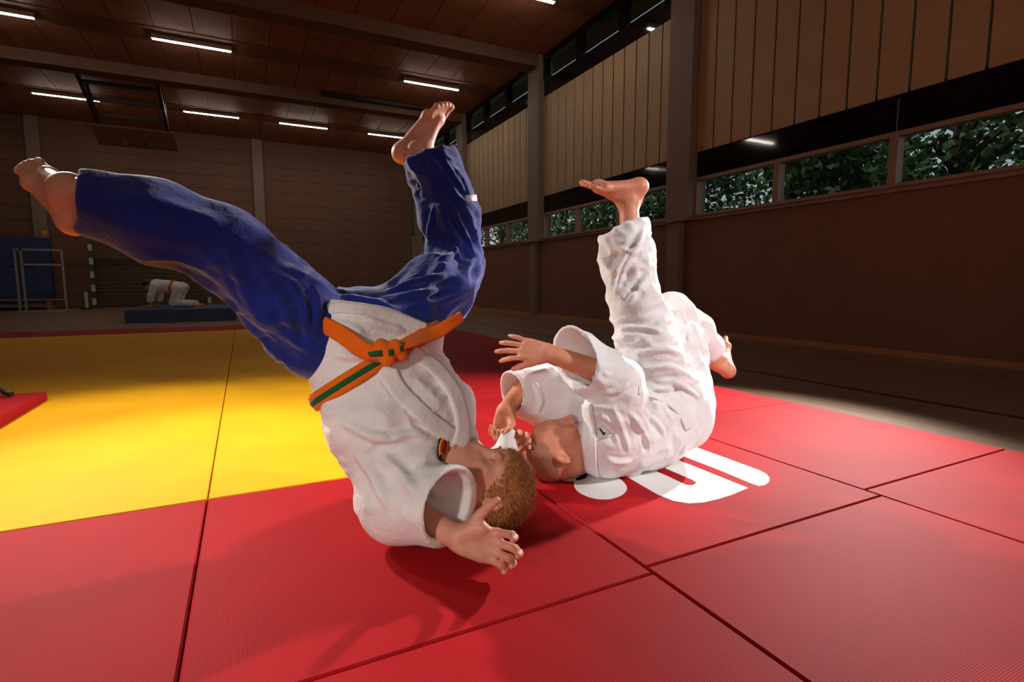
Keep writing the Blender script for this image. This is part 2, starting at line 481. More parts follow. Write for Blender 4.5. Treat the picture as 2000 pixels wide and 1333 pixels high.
def add_head(S, O, F, U, neck, nr=0.058, sc=1.0, mouth_open=0.0):
    """O centre of the skull, F the way the face looks, U towards the crown"""
    F = nrm(F); U = nrm(U - (U @ F) * F); Lf = np.cross(U, F)      # the head's own left
    O = np.asarray(O, float); at = lambda f, u, l=0.0: O + sc * (F * f + U * u + Lf * l)
    M = np.stack([F, U, Lf])
    S.group(0.02)
    S.ell(at(-0.006, 0.016), M, np.array([0.099, 0.090, 0.077]) * sc, 0.02)
    S.ell(at(0.048, 0.022), M, np.array([0.050, 0.062, 0.063]) * sc, 0.03)
    S.ell(at(0.040, -0.042), M, np.array([0.058, 0.072, 0.059]) * sc, 0.03)
    for s in (-1, 1):
        S.cone(at(-0.002, -0.048, 0.054 * s), at(0.022, -0.082, 0.046 * s), 0.020 * sc, 0.018 * sc, 0.025)
        S.cone(at(0.022, -0.082, 0.046 * s), at(0.078, -0.102, 0.014 * s), 0.018 * sc, 0.017 * sc, 0.025)
        S.cone(at(0.092, 0.016, 0.014 * s), at(0.078, 0.022, 0.046 * s), 0.010 * sc, 0.010 * sc, 0.018)
        S.ball(at(0.070, -0.026, 0.045 * s), 0.021 * sc, 0.025)
    S.ball(at(0.086, -0.104), 0.018 * sc, 0.02)
    S.ell(at(0.082, -0.070), M, np.array([0.022, 0.026, 0.030]) * sc, 0.02)
    for s in (-1, 1): S.ball(at(0.104, -0.003, 0.032 * s), 0.0175 * sc, 0.014, 'sub')
    for s in (-1, 1): S.ell(at(0.081, -0.003, 0.0315 * s), M, np.array([0.0135, 0.012, 0.016]) * sc, 0.005)
    S.cone(at(0.094, 0.012), at(0.1205, -0.034), 0.0085 * sc, 0.0115 * sc, 0.014)
    for s in (-1, 1): S.ball(at(0.106, -0.039, 0.0125 * s), 0.0085 * sc, 0.008)
    for s in (-1, 1):
        S.cone(at(0.106, -0.0635, 0.003 * s), at(0.094, -0.069, 0.024 * s), 0.0058 * sc, 0.003 * sc, 0.004)
        S.cone(at(0.104, -0.0765 - mouth_open, 0.003 * s), at(0.094, -0.0725 - mouth_open * 0.5, 0.023 * s), 0.0066 * sc, 0.003 * sc, 0.004)
    S.cone(at(0.113, -0.0700 - mouth_open * 0.5, -0.022), at(0.113, -0.0700 - mouth_open * 0.5, 0.022), 0.0052 * sc, 0.0052 * sc, 0.003, 'sub')
    for s in (-1, 1):
        S.group(0.006)
        Me = np.stack([nrm(F * 0.95 + Lf * s * -0.3), U, nrm(Lf * s + F * 0.3)])
        S.ell(at(-0.012, -0.006, 0.079 * s), Me, np.array([0.019, 0.032, 0.009]) * sc, 0.006)
        S.ell(at(-0.008, -0.004, 0.090 * s), Me, np.array([0.010, 0.018, 0.009]) * sc, 0.004, 'sub')
        S.ball(at(-0.004, -0.034, 0.076 * s), 0.008 * sc, 0.006)
    S.group(0.035)
    S.cone(at(-0.022, -0.055), neck, nr * 0.95 * sc, nr * sc, 0.03)
    return at, M
def head_frame(F, U):
    F = nrm(F); U = nrm(U - (U @ F) * F); return F, U, np.cross(U, F)

def build_cloth(name, S, vox, mat, parent, folds=None, it=2, strokes=()):
    V, Q = S.mesh(vox); V = relax(V, Q, it, 0.5); N = vnormals(V, Q)
    W = V.copy()
    if folds:
        for fn in folds: W = W + fn(V, N)
    if strokes:
        h = Hit(W, Q); N2 = vnormals(W, Q)
        for s in strokes:
            pts, width, amp = s[0], s[1], s[2]
            ln = h.line(pts, 8)
            if len(ln) < 2: continue
            P = smooth_path([a for a, _ in ln], 3); n0 = np.mean([n for _, n in ln], 0)
            d, tt = seg_dist(W, P, True)
            tp = np.clip(np.minimum(tt, 1 - tt) * 3.5, 0, 1); tp = tp * tp * (3 - 2 * tp)
            wd = width * (0.55 + 0.45 * tp); face = np.clip((N2 @ nrm(n0)) * 2 + 0.3, 0, 1) * tp
            w = np.exp(-(d / wd) ** 2) * face
            # a crest with a hollow beside it
            w2 = np.exp(-((d - 1.7 * wd) / (0.9 * wd)) ** 2) * face
            W = W + ((w - 0.35 * w2) * amp)[:, None] * N2
        W = relax(W, Q, 1, 0.3)
    me = to_mesh(name, W, Q)
    o = link(name, me, parent, mat)
    return o, Hit(W, Q)
def drop_strap(name, hit, pts, width, thick, mat, parent, lift=0.0, sm=6, normal=None, step=6):
    ln = hit.line(pts, step)
    P = smooth_path([a for a, _ in ln], sm); Nn = smooth_path([n for _, n in ln], sm + 10)
    V, Q = strap(P, Nn, width, thick, lift=lift)
    o = link(name, fix_normals(to_mesh(name, V, Q)), parent, mat); return o
def drop_patch(name, hit, poly, thick, mat, parent, lift=0.001):
    """a flat sewn-on piece whose outline was measured in the photograph"""
    c = np.mean(poly, 0); h0 = hit.at(*c); pts = []
    if h0 is None: return None
    for u, v in poly:
        h = hit.at(u, v); pts.append(h[0] if h else None)
    n = h0[1]; n = nrm(n)
    for i, p in enumerate(pts):
        if p is None or np.linalg.norm(p - h0[0]) > 0.12:
            d = nrm(px(*poly[i], 1.0)); pts[i] = d * ((h0[0] @ n) / (d @ n))
    m = len(pts); V = [p + n * (lift + thick) for p in pts] + [p - n * 0.006 for p in pts] + [h0[0] + n * (lift + thick)]
    b = MB(); b.add([to_world(p) for p in V], [(i, (i + 1) % m, 2 * m) for i in range(m)] + [(i, i + m, (i + 1) % m + m, (i + 1) % m) for i in range(m)])
    return b.build(name, mat, parent, True)
# ------------------------------------------------------------------ materials
def cloth_mat(name, c, weave=900.0, bump=0.25, rough=0.9, sheen=0.15, var=0.05):
    t = NT(name); v = t.coord()
    t.l(t.ramp(t.noise(v, 14), [(0.3, mul(c, 1 - var)), (0.7, mul(c, 1 + var))]), t.b.inputs['Base Color'])
    t.b.inputs['Roughness'].default_value = rough; t.b.inputs['Sheen Weight'].default_value = sheen
    t.b.inputs['Specular IOR Level'].default_value = 0.2
    vo = t.n('ShaderNodeTexVoronoi'); vo.inputs['Scale'].default_value = weave / 3; t.l(v, vo.inputs['Vector'])
    b1 = t.bump(vo.outputs[0], bump, 0.0015)
    b2 = t.bump(t.noise(v, 24, 3), 0.4, 0.014, b1)
    t.l(b2, t.b.inputs['Normal']); return t.m
def skin_mat(name, c, c2):
    t = NT(name); v = t.coord()
    t.l(t.ramp(t.noise(v, 18, 4), [(0.3, c), (0.7, c2)]), t.b.inputs['Base Color'])
    t.b.inputs['Roughness'].default_value = 0.5; t.b.inputs['Specular IOR Level'].default_value = 0.4
    t.b.inputs['Subsurface Weight'].default_value = 0.12; t.b.inputs['Subsurface Radius'].default_value = (0.012, 0.005, 0.003)
    t.b.inputs['Subsurface Scale'].default_value = 1.0
    t.l(t.bump(t.noise(v, 160, 3), 0.15, 0.002), t.b.inputs['Normal']); return t.m
M = {}
M['gi_cream'] = cloth_mat('gi_cotton', (0.80, 0.77, 0.74, 1))
M['gi_white'] = cloth_mat('gi_cotton_white', (0.80, 0.78, 0.79, 1))
M['gi_blue'] = cloth_mat('blue_trouser_cotton', srgb(17, 34, 116), sheen=0.35, var=0.15)
M['skin'] = skin_mat('skin', srgb(205, 140, 112), srgb(222, 160, 134))
M['skin2'] = skin_mat('skin_tanned', srgb(200, 128, 98), srgb(214, 146, 116))
M['hair'] = plain('brown_hair', srgb(168, 110, 60), 0.5, 0.35, 60)
M['stubble'] = plain('grey_stubble', srgb(176, 124, 98), 0.8, 0.3, 200, 0.4, 500)
M['orange'] = cloth_mat('orange_belt', srgb(226, 104, 14), 500)
M['green'] = cloth_mat('dark_green_belt', srgb(24, 88, 46), 500)
M['black'] = plain('black', (0.012, 0.012, 0.014, 1), 0.5)
M['yellow'] = plain('badge_yellow', srgb(214, 160, 22), 0.7)
M['badge_red'] = plain('badge_red', srgb(170, 28, 18), 0.7)
M['patch_white'] = plain('patch_white', (0.8, 0.8, 0.8, 1), 0.7)
M['patch_blue'] = plain('patch_blue', srgb(20, 34, 110), 0.7)
def mat_vinyl(name, c, rough=0.65):
    t = NT(name); v = t.coord()
    t.l(t.ramp(t.noise(v, 3.0, 4), [(0.3, mul(c, 0.93)), (0.7, mul(c, 1.05))]), t.b.inputs['Base Color'])
    t.b.inputs['Roughness'].default_value = rough
    t.b.inputs['Specular IOR Level'].default_value = 0.08
    # pressed straw pattern of a judo mat
    w = t.n('ShaderNodeTexWave', wave_type='BANDS', bands_direction='X'); w.inputs['Scale'].default_value = 70
    w.inputs['Distortion'].default_value = 1.0; t.l(v, w.inputs['Vector'])
    w2 = t.n('ShaderNodeTexWave', wave_type='BANDS', bands_direction='Y'); w2.inputs['Scale'].default_value = 70; t.l(v, w2.inputs['Vector'])
    mx = t.n('ShaderNodeMath', operation='MULTIPLY'); t.l(w.outputs[1], mx.inputs[0]); t.l(w2.outputs[1], mx.inputs[1])
    t.l(t.bump(mx.outputs[0], 0.3, 0.0012), t.b.inputs['Normal'])
    return t.m
M['mat_red'] = mat_vinyl('red_mat_vinyl', srgb(168, 24, 30))
M['mat_yellow'] = mat_vinyl('yellow_mat_vinyl', srgb(238, 172, 18))
M['mat_side'] = plain('mat_underside', srgb(40, 30, 28), 0.9)
M['print_white'] = plain('white_print', (0.82, 0.82, 0.82, 1), 0.5, 0.03)
def floor_mat():
    t = NT('sports_floor'); v = t.coord((1, 0.06, 1))
    t.l(t.ramp(t.noise(v, 22, 4), [(0.3, srgb(108, 84, 66)), (0.7, srgb(146, 116, 92))]), t.b.inputs['Base Color'])
    t.b.inputs['Roughness'].default_value = 0.35
    return t.m
M['floor'] = floor_mat()
M['wall_low'] = plain('dark_brown_wall', srgb(126, 82, 62), 0.75, 0.06, 3, 0.1, 80)
M['wall_far'] = plain('brown_board', srgb(104, 70, 50), 0.7, 0.15, 3)
M['column'] = plain('column_grey', srgb(128, 108, 94), 0.7, 0.06)
M['beige'] = plain('beige_panel', srgb(174, 142, 106), 0.6, 0.06, 2)
M['teal'] = plain('teal_joint', srgb(88, 98, 82), 0.7)
M['dark_glass'] = plain('dark_panel', (0.006, 0.007, 0.007, 1), 0.05, 0.1)
M['frame'] = plain('window_frame', srgb(150, 118, 104), 0.5)
M['dark_frame'] = plain('dark_frame', (0.008, 0.008, 0.008, 1), 0.5)
M['plank'] = plain('ceiling_plank', srgb(160, 108, 82), 0.65, 0.12, 2, spec=0.1)
M['strip'] = plain('ceiling_strip', srgb(132, 96, 74), 0.7, 0.1, spec=0.1)
M['beam'] = plain('ceiling_beam', srgb(110, 76, 56), 0.7, 0.1)
M['metal'] = plain('grey_metal', srgb(150, 145, 138), 0.4, 0.05, metallic=0.7)
M['dark_metal'] = plain('dark_metal', srgb(50, 46, 44), 0.45, metallic=0.6)
M['blue_vinyl'] = plain('blue_vinyl', srgb(34, 52, 96), 0.5, 0.1)
M['white_paint'] = plain('white_paint', srgb(190, 180, 164), 0.5, 0.05)
M['green_paint'] = plain('green_paint', srgb(40, 70, 52), 0.5, 0.05)
M['wood'] = plain('bench_wood', srgb(150, 104, 66), 0.5, 0.15)
M['trim_wood'] = plain('baseboard_wood', srgb(176, 116, 74), 0.5, 0.1)
M['line_black'] = plain('line_black', (0.01, 0.01, 0.01, 1), 0.4)
M['line_red'] = plain('line_red', srgb(150, 52, 26), 0.4)
M['leaf'] = plain('leaf', srgb(64, 88, 48), 0.6, 0.35, 3)
M['bark'] = plain('bark', srgb(48, 42, 34), 0.9, 0.3)
M['grass'] = plain('lawn', srgb(60, 78, 40), 0.9, 0.2)
def emit(name, c, s):
    t = NT(name); e = t.n('ShaderNodeEmission'); e.inputs[0].default_value = c; e.inputs[1].default_value = s
    t.l(e.outputs[0], t.out.inputs[0]); return t.m
M['led'] = emit('led_tube', (1.0, 0.90, 0.78, 1), 70.0)
def glass_mat():
    t = NT('window_glass'); tr = t.n('ShaderNodeBsdfTransparent'); gl = t.n('ShaderNodeBsdfGlossy'); fr = t.n('ShaderNodeFresnel'); mx = t.n('ShaderNodeMixShader')
    tr.inputs[0].default_value = (0.86, 0.92, 0.9, 1); gl.inputs['Roughness'].default_value = 0.02; fr.inputs[0].default_value = 1.5
    ge = t.n('ShaderNodeNewGeometry'); iv = t.n('ShaderNodeMath', operation='SUBTRACT'); iv.inputs[0].default_value = 1.0; t.l(ge.outputs['Backfacing'], iv.inputs[1])
    mm = t.n('ShaderNodeMath', operation='MULTIPLY'); t.l(fr.outputs[0], mm.inputs[0]); t.l(iv.outputs[0], mm.inputs[1])
    t.l(mm.outputs[0], mx.inputs[0]); t.l(tr.outputs[0], mx.inputs[1]); t.l(gl.outputs[0], mx.inputs[2]); t.l(mx.outputs[0], t.out.inputs[0])
    return t.m
M['glass'] = glass_mat()
# ------------------------------------------------------------------ the hall
XR, XL, YF, YB, ZC = 5.9, -11.0, 20.4, -6.0, 5.5
def struct(o): o['kind'] = 'structure'; return o
fl = struct(MB().box(XL, XR + 0.2, YB, YF + 0.2, -0.1, 0.0).build('floor', M['floor']))
MB().box(3.76, 3.81, YB, 18.5, 0.0, 0.0012).build('court_line', M['line_black'], fl)
MB().box(5.22, 5.26, YB, 18.5, 0.0, 0.0012).build('court_line', M['line_red'], fl)
MB().box(3.81, 5.22, 6.2, 6.24, 0.0, 0.0012).build('court_line', M['line_red'], fl)
# side wall: dark plinth, ribbon windows, dark panels, beige boards, clerestory
w = struct(MB().box(XR, XR + 0.2, YB, YF, 0, 1.66).build('wall_right', M['wall_low']))
struct(MB().box(XR - 0.022, XR, YB, YF, 0, 0.06).build('baseboard_right', M['trim_wood']))
cols = [-2.72, 1.68, 6.11, 10.5, 14.9, 19.3]
wu = struct(MB().box(XR, XR + 0.2, YB, YF, 2.62, 4.62).build('wall_right', M['teal']))
wn = 1
for ci in range(len(cols) - 1):
    y0, y1 = cols[ci] + 0.23, cols[ci + 1] - 0.23
    # boards
    n = 13; st = (y1 - y0) / n
    me = MB().box(-0.018, 0, 0.014, st - 0.014, 2.59, 4.64).mesh('board')
    for i in range(n):
        o = link('board', me, wu, M['beige']); o.location = (XR, y0 + i * st, 0)
    # ribbon window
    f = MB(); f.box(XR - 0.03, XR + 0.10, y0, y1, 1.64, 1.715); f.box(XR - 0.02, XR + 0.09, y0, y1, 2.19, 2.235)
    f.box(XR - 0.06, XR - 0.03, y0, y1, 1.685, 1.72)
    for i in range(4):
        yc = y0 + (y1 - y0) * i / 3; a, b = max(yc - 0.04, y0), min(yc + 0.04, y1)
        if b > a: f.box(XR - 0.02, XR + 0.09, a, b, 1.715, 2.19)
    fw = struct(f.build('window_%d' % wn, M['frame'])); wn += 1
    for i in range(3):
        a = y0 + (y1 - y0) * i / 3 + 0.03; b = y0 + (y1 - y0) * (i + 1) / 3 - 0.03
        MB().box(XR + 0.03, XR + 0.036, a, b, 1.71, 2.195).build('pane', M['glass'], fw)
        MB().box(XR + 0.01, XR + 0.03, a - 0.026, b + 0.026, 2.235, 2.62).build('dark_panel', M['dark_glass'], fw)
    # clerestory
    f = MB(); f.box(XR, XR + 0.1, y0, y1, 4.62, 4.98); f.box(XR - 0.03, XR + 0.1, y0, y1, 5.36, ZC)
    for i in range(4):
        yc = y0 + (y1 - y0) * i / 3; a, b = max(yc - 0.09, y0), min(yc + 0.09, y1); f.box(XR - 0.02, XR + 0.1, a, b, 4.98, 5.36)
    fw = struct(f.build('window_%d' % wn, M['dark_glass'])); wn += 1
    for i in range(3):
        a = y0 + (y1 - y0) * i / 3 + 0.08; b = y0 + (y1 - y0) * (i + 1) / 3 - 0.08
        MB().box(XR + 0.05, XR + 0.056, a, b, 4.97, 5.37).build('pane', M['glass'], fw)
for i, y in enumerate(cols):
    c = MB(); c.box(XR - 0.14, XR + 0.2, y - 0.23, y + 0.23, 1.64, ZC); c.box(XR - 0.10, XR + 0.15, y - 0.03, y + 0.23, 0.0, 1.64)
    struct(c.build('trim_%d' % (i + 1), M['column']))
# end wall of horizontal boards between columns
we = struct(MB().box(XL, XR + 0.2, YF, YF + 0.2, 0, ZC).build('wall_far', M['column']))
xc = [XL, -5.2, 0.63, XR]
for a, b in zip(xc[:-1], xc[1:]):
    me = MB().slab(a + 0.16, b - (0.16 if b < XR else 0.0), 0, 0.42, 0, 0.03, 0.008).mesh('board')
    for k in range(13):
        o = link('board', me, we, M['wall_far']); o.rotation_euler = (math.pi / 2, 0, 0); o.location = (0, YF, 0.02 + k * 0.422)
for i, x in enumerate((-5.2, 0.63)):
    struct(MB().box(x - 0.16, x + 0.16, YF - 0.12, YF, 0, ZC).build('trim_%d' % (i + 11), M['column']))
struct(MB().box(XL - 0.2, XL, YB, YF + 0.2, 0, ZC).build('wall_left', M['wall_far']))
struct(MB().box(XL, XR + 0.2, YB - 0.2, YB, 0, ZC).build('wall_back', M['wall_far']))
# ceiling: slab, planks along the hall, cross beams, lamp strips
ce = struct(MB().box(XL - 0.2, XR + 0.2, YB - 0.2, YF + 0.2, ZC + 0.03, ZC + 0.25).build('ceiling', M['beam']))
pw = 0.65; me_cache = {}
for a, b in ((1.9, 5.9), (6.3, 7.9), (8.5, 10.3), (10.7, 12.4), (13.1, 14.7), (15.1, 17.3), (17.95, YF)):
    me = MB().box(0.008, pw - 0.008, a, b, ZC, ZC + 0.025).mesh('plank')
    for i in range(26):
        o = link('plank', me, ce, M['plank']); o.location = (XR - (i + 1) * pw, 0, 0)
for a, b in ((7.9, 8.5), (12.4, 13.1), (17.3, 17.95)):
    MB().box(XL, XR, a + 0.01, b - 0.01, ZC - 0.01, ZC + 0.03).build('lamp_strip', M['strip'], ce)
for i, y in enumerate((1.68, 6.1, 10.5, 14.9)):
    struct(MB().box(XL, XR, y - 0.2, y + 0.2, ZC - 0.24, ZC + 0.03).build('trim_%d' % (i + 21), M['beam']))
MB().box(1.95, 4.6, 14.5, 14.58, ZC - 0.1, ZC - 0.02).build('curtain_rail', M['dark_metal'], ce)
lamp_body = MB().box(-0.68, 0.68, -0.045, 0.045, 0.0, 0.0895).mesh('housing')
lamp_tube = MB().box(-0.665, 0.665, -0.022, 0.022, -0.014, 0.005).mesh('light_tube')
lamps = [(-3.75, 17.6, 'farthest ceiling light strip at far left, by the folded hoop arms'),
         (-0.55, 17.6, 'second ceiling light strip from the left in the farthest row'),
         (1.85, 17.6, 'third ceiling light strip from the left in the farthest row'),
         (4.42, 17.6, 'rightmost light strip in the farthest row, above the raised foot'),
         (-3.75, 12.75, 'light strip cut off at the left edge of the photo, middle row'),
         (-0.66, 12.75, 'bright ceiling light strip above the left figure, middle row'),
         (4.25, 12.75, 'ceiling light strip nearest the clerestory windows, middle row'),
         (4.22, 8.2, 'nearest light strip at the top edge, right of centre')]
for x, y, lb in lamps:
    t = empty('ceiling_light', (x, y, ZC - 0.09)); tag(t, lb, 'ceiling light', 'light strips on the ceiling')
    link('housing', lamp_body, t, M['white_paint']); link('light_tube', lamp_tube, t, M['led'])

# ------------------------------------------------------------------ judo mats
ZM = 0.04
XM = [-6.14, -5.14, -4.14, -3.14, -2.14, -1.14, -0.14, 0.86, 1.86, 2.86]
mf = struct(MB().box(-6.13, 2.85, -1.04, 10.04, 0.0, 0.003).build('floor_mat_area', M['mat_side']))
def mat_tile(x0, x1, y0, y1, m):
    g = 0.0022
    return MB().slab(x0 + g, x1 - g, y0 + g, y1 - g, 0.003, ZM, 0.004).build('judo_mat', m, mf)
lettered = None
for i in range(9):
    x0, x1 = XM[i], XM[i + 1]
    sh = {7: 0.03, 8: 0.085}.get(i, 0.0)      # the last two rows lie slightly out of line
    ys = [-1.05, -0.05, 0.95, 1.95]
    if i >= 7: ys += [2.98, 3.98, 4.98, 5.98, 6.98, 7.98, 8.98]
    for a, b in zip(ys[:-1], ys[1:]):
        o = mat_tile(x0, x1, a + sh, b + sh, M['mat_red'])
        if i == 7 and abs(a - 0.95) < 0.01: lettered = o; o['label'] = 'red mat with white block lettering'
    if i in (0, 2, 4, 6): mat_tile(x0, XM[i + 2] if i < 6 else x1, 1.95, 9.05, M['mat_yellow'])
    mat_tile(x0, x1, (9.05 if i < 7 else 8.98 + sh), 10.05, M['mat_red'])
# white lettering, upside down to the viewer: outlines measured on the mat plane
def ground(u, v, z=ZM):
    d = px(u, v, 1.0) @ RC; t = (z - CAMZ) / d[2]; return d * t + CAMP
def letter(name, pts, rnd=0.0):
    P = [ground(u, v) for u, v in pts]; n = len(P); b = MB()
    b.add([(p[0], p[1], ZM + 0.0008) for p in P] + [(p[0], p[1], ZM - 0.001) for p in P], [tuple(range(n))] + [(i, (i + 1) % n, (i + 1) % n + n, i + n) for i in range(n)])
    return b.build(name, M['print_white'], lettered)
def rounded(p):
    for _ in range(2):
        q = []
        for k in range(len(p)):
            (x0, y0), (x1, y1) = p[k], p[(k + 1) % len(p)]
            q += [(0.75 * x0 + 0.25 * x1, 0.75 * y0 + 0.25 * y1), (0.25 * x0 + 0.75 * x1, 0.25 * y0 + 0.75 * y1)]
        p = q
    return p
letter('letter', [(1300, 850), (1356, 873), (1420, 896), (1482, 919), (1496, 926), (1503, 934), (1503, 941), (1494, 948), (1482, 950), (1472, 947), (1400, 917), (1340, 894), (1285, 872)])
letter('letter', [(1240, 866), (1324, 899), (1400, 929.5), (1461, 954), (1430, 967), (1405, 975), (1375, 982), (1345, 984), (1315, 979), (1285, 967), (1250, 947), (1228, 934), (1190, 913),
                  (1200, 885), (1257, 911), (1300, 929), (1340, 948), (1352, 949), (1361, 944), (1352, 938), (1310, 920), (1275, 905.5), (1225, 884)])
letter('letter', rounded([(1119, 946), (1128, 932), (1150, 924), (1180, 924), (1208, 933), (1226, 950), (1222, 964), (1200, 975), (1170, 977), (1143, 970), (1126, 960)]))
letter('letter', rounded([(1092, 937), (1104, 924), (1125, 917), (1144, 921), (1149, 930), (1138, 938), (1114, 941)]))
# loose red mat on the yellow area
lm = MB().slab(-2.12, -1.1, 3.1, 4.12, ZM, ZM + 0.05, 0.006).build('spare_mat', M['mat_red'])
tag(lm, 'loose red mat lying on the yellow mats at the left edge', 'mat')
# ------------------------------------------------------------------ the thrown judoka (blue trousers), head down, legs in the air
def img(x, y, z=0.0): return np.array([x, y, z], float)      # direction: right, down, away
def person_one():
    root = empty('person', to_world(px(900, 1000, 1.45)) * np.array([1, 1, 0]) + np.array([0, 0, ZM]))
    inv = root
    tag(root, 'judoka in blue trousers and cream jacket tumbling upside down, legs spread in the air', 'person', 'judoka on the mats')
    # skeleton
    Lh, Lk, La = px(622, 655, 1.50), px(436, 475, 1.36), px(137, 376, 1.235)
    Rh, Rk, Ra = px(780, 628, 1.67), px(898, 528, 1.88), px(820, 300, 1.83)
    pel, wst, che = px(705, 650, 1.59), px(735, 720, 1.56), px(800, 820, 1.55)
    nb = px(893, 905, 1.53)
    Ls, Le, Lw = px(772, 912, 1.46), px(782, 995, 1.425), px(893, 1050, 1.32)
    Rs, Re, Rw = px(872, 866, 1.68), px(945, 930, 1.86), px(985, 905, 1.84)
    # ---- body
    S = Solid(); S.group(0.04)
    S.chain([pel, wst, che, nb], [0.12, 0.10, 0.12, 0.07], 0.06)
    S.chain([Ls, nb, Rs], [0.055, 0.06, 0.055], 0.04)
    S.group(0.03); S.chain([Lh, Lk, La], [0.075, 0.05, 0.033], 0.03)
    S.group(0.03); S.chain([Rh, Rk, Ra], [0.075, 0.05, 0.034], 0.03)
    S.group(0.02); S.chain([Ls, Le], [0.048, 0.042], 0.02); S.chain([Le, Lw], [0.045, 0.029], 0.02, flat=None)
    S.group(0.02); S.chain([Rs, Re, Rw], [0.048, 0.042, 0.029], 0.02)
    HO = px(962, 950, 1.535); HF = nrm(img(-0.05, -1, -0.22)); HU = nrm(img(0.98, -0.02, 0.12))
    at, HM = add_head(S, HO, HF, HU, nb, 0.056, 1.02, 0.004)
    # left hand: slapping the mat, palm to the viewer, thumb up
    add_hand(S, Lw, img(0.97, 0.17, -0.15), img(0.15, -0.98, 0.1), img(0.05, -0.1, -1), 1.06,
             curl=((0.55, 0.65, 0.45), (0.4, 0.7, 0.5), (0.4, 0.7, 0.5), (0.35, 0.65, 0.45)), spread=(0.24, 0.02, -0.05, -0.10), thumb=(0.45, 0.88, 0.15), tcurl=0.2)
    add_hand(S, Rw, img(0.35, -0.5, 0.4), img(-0.5, -0.8, 0), img(0.6, 0, -0.8), 0.92, curl=((0.9, 0.9, 0.5),) * 4)
    add_foot(S, La, img(-0.66, -0.72, 0.18), img(-0.60, 0.60, 0.45), img(-0.3, 0.25, 0.9), 0.94, 0.0)
    add_foot(S, Ra, img(0.72, -0.70, -0.1), img(-0.62, -0.70, 0.25), img(0.25, 0.1, 0.95), 0.98, 0.1)
    V, Q = S.mesh(0.0036); V = relax(V, Q, 1, 0.4)
    body = link('body', to_mesh('body', V, Q), root, M['skin'])
    # ---- hair
    F, U, L3 = head_frame(HF, HU)
    H = Solid(); H.group(0.0)
    H.ell(at(-0.010, 0.020), HM, np.array([0.106, 0.096, 0.083]) * 1.02, 0.01)
    H.ell(at(0.05, 0.034), HM, np.array([0.052, 0.054, 0.066]) * 1.02, 0.03)
    H.cut(F * 0.75 - U * 0.66, at(0.044, -0.008), 0.012)
    H.cut(-U, at(0, -0.075), 0.01)
    H.cut(F * 0.35 - U * 0.93, at(-0.03, -0.062), 0.01)
    Vh, Qh = H.mesh(0.004); Vh = relax(Vh, Qh, 1); Nh = vnormals(Vh, Qh)
    loc = (Vh - HO) @ HM.T
    Vh2 = Vh + (0.004 * vnoise(np.stack([loc[:, 0] * 40, loc[:, 1] * 160, loc[:, 2] * 160], 1)))[:, None] * Nh
    hb = to_mesh('hair', Vh2, Qh)
    hair = link('hair', hb, body, M['hair'])
    strands(Vh2, Nh, HO, HM, 4200, 0.020, 'hair_strands', hair, M['hair'], np.array([-0.7, 0.25, 0]), seed=3)
    for s in (-1, 1): MB().tube([to_world(at(0.103, 0.024, 0.012 * s)), to_world(at(0.101, 0.030, 0.030 * s)), to_world(at(0.088, 0.026, 0.048 * s))], [0.0035, 0.0045, 0.002], 6).build('eyebrow', M['hair'], body)
    # ---- trousers
    T = Solid(); T.group(0.05)
    T.ell(px(705, 625, 1.60), np.eye(3), (0.14, 0.10, 0.13), 0.05)
    T.cone(px(598, 655, 1.475), px(612, 684, 1.475), 0.100, 0.078, 0.03)
    T.chain([px(625, 655, 1.50), px(548, 586, 1.44), px(438, 478, 1.365)], [0.115, 0.108, 0.094], 0.03)
    T.chain([px(780, 622, 1.67), px(852, 570, 1.78), px(893, 522, 1.88)], [0.108, 0.112, 0.09], 0.04)
    T.group(0.03)
    T.chain([px(438, 478, 1.365), px(300, 432, 1.295), px(140, 386, 1.235)], [0.092, 0.096, 0.068], 0.03)
    T.cone(px(230, 410, 1.265), px(110, 377, 1.22), 0.064, 0.054, 0.004, 'sub')
    T.cut(img(-1, -0.06, -0.80), px(150, 387, 1.24), 0.006)
    rd = nrm(px(838, 300, 1.83) - px(878, 420, 1.86))
    T.group(0.03)
    T.chain([px(893, 522, 1.88), px(878, 420, 1.86), px(838, 300, 1.83)], [0.09, 0.096, 0.090], 0.03)
    T.cone(px(862, 372, 1.845), px(830, 276, 1.82), 0.076, 0.076, 0.004, 'sub')
    T.cut(nrm(rd), px(841, 301, 1.83), 0.006)
    fo = [lambda V, N: limb_folds(V, N, px(622, 655, 1.5), px(436, 475, 1.36), 0.12, 0.013, 0.75, 0.9, 1, 2.0),
          lambda V, N: limb_folds(V, N, px(436, 475, 1.36), px(150, 386, 1.24), 0.10, 0.007, 0.7, 0.9, 2, 1.0),
          lambda V, N: limb_folds(V, N, px(780, 622, 1.67), px(893, 522, 1.88), 0.12, 0.013, 0.8, 1.0, 3, 1.0),
          lambda V, N: limb_folds(V, N, px(893, 522, 1.88), px(838, 300, 1.83), 0.105, 0.012, 0.7, 1.0, 4, 4.0),
          lambda V, N: limb_folds(V, N, px(622, 655, 1.5), px(436, 475, 1.36), 0.12, 0.005, 0.5, 2.0, 21, 3.0),
          lambda V, N: limb_folds(V, N, px(893, 522, 1.88), px(838, 300, 1.83), 0.105, 0.005, 0.4, 2.0, 22, 3.0)]
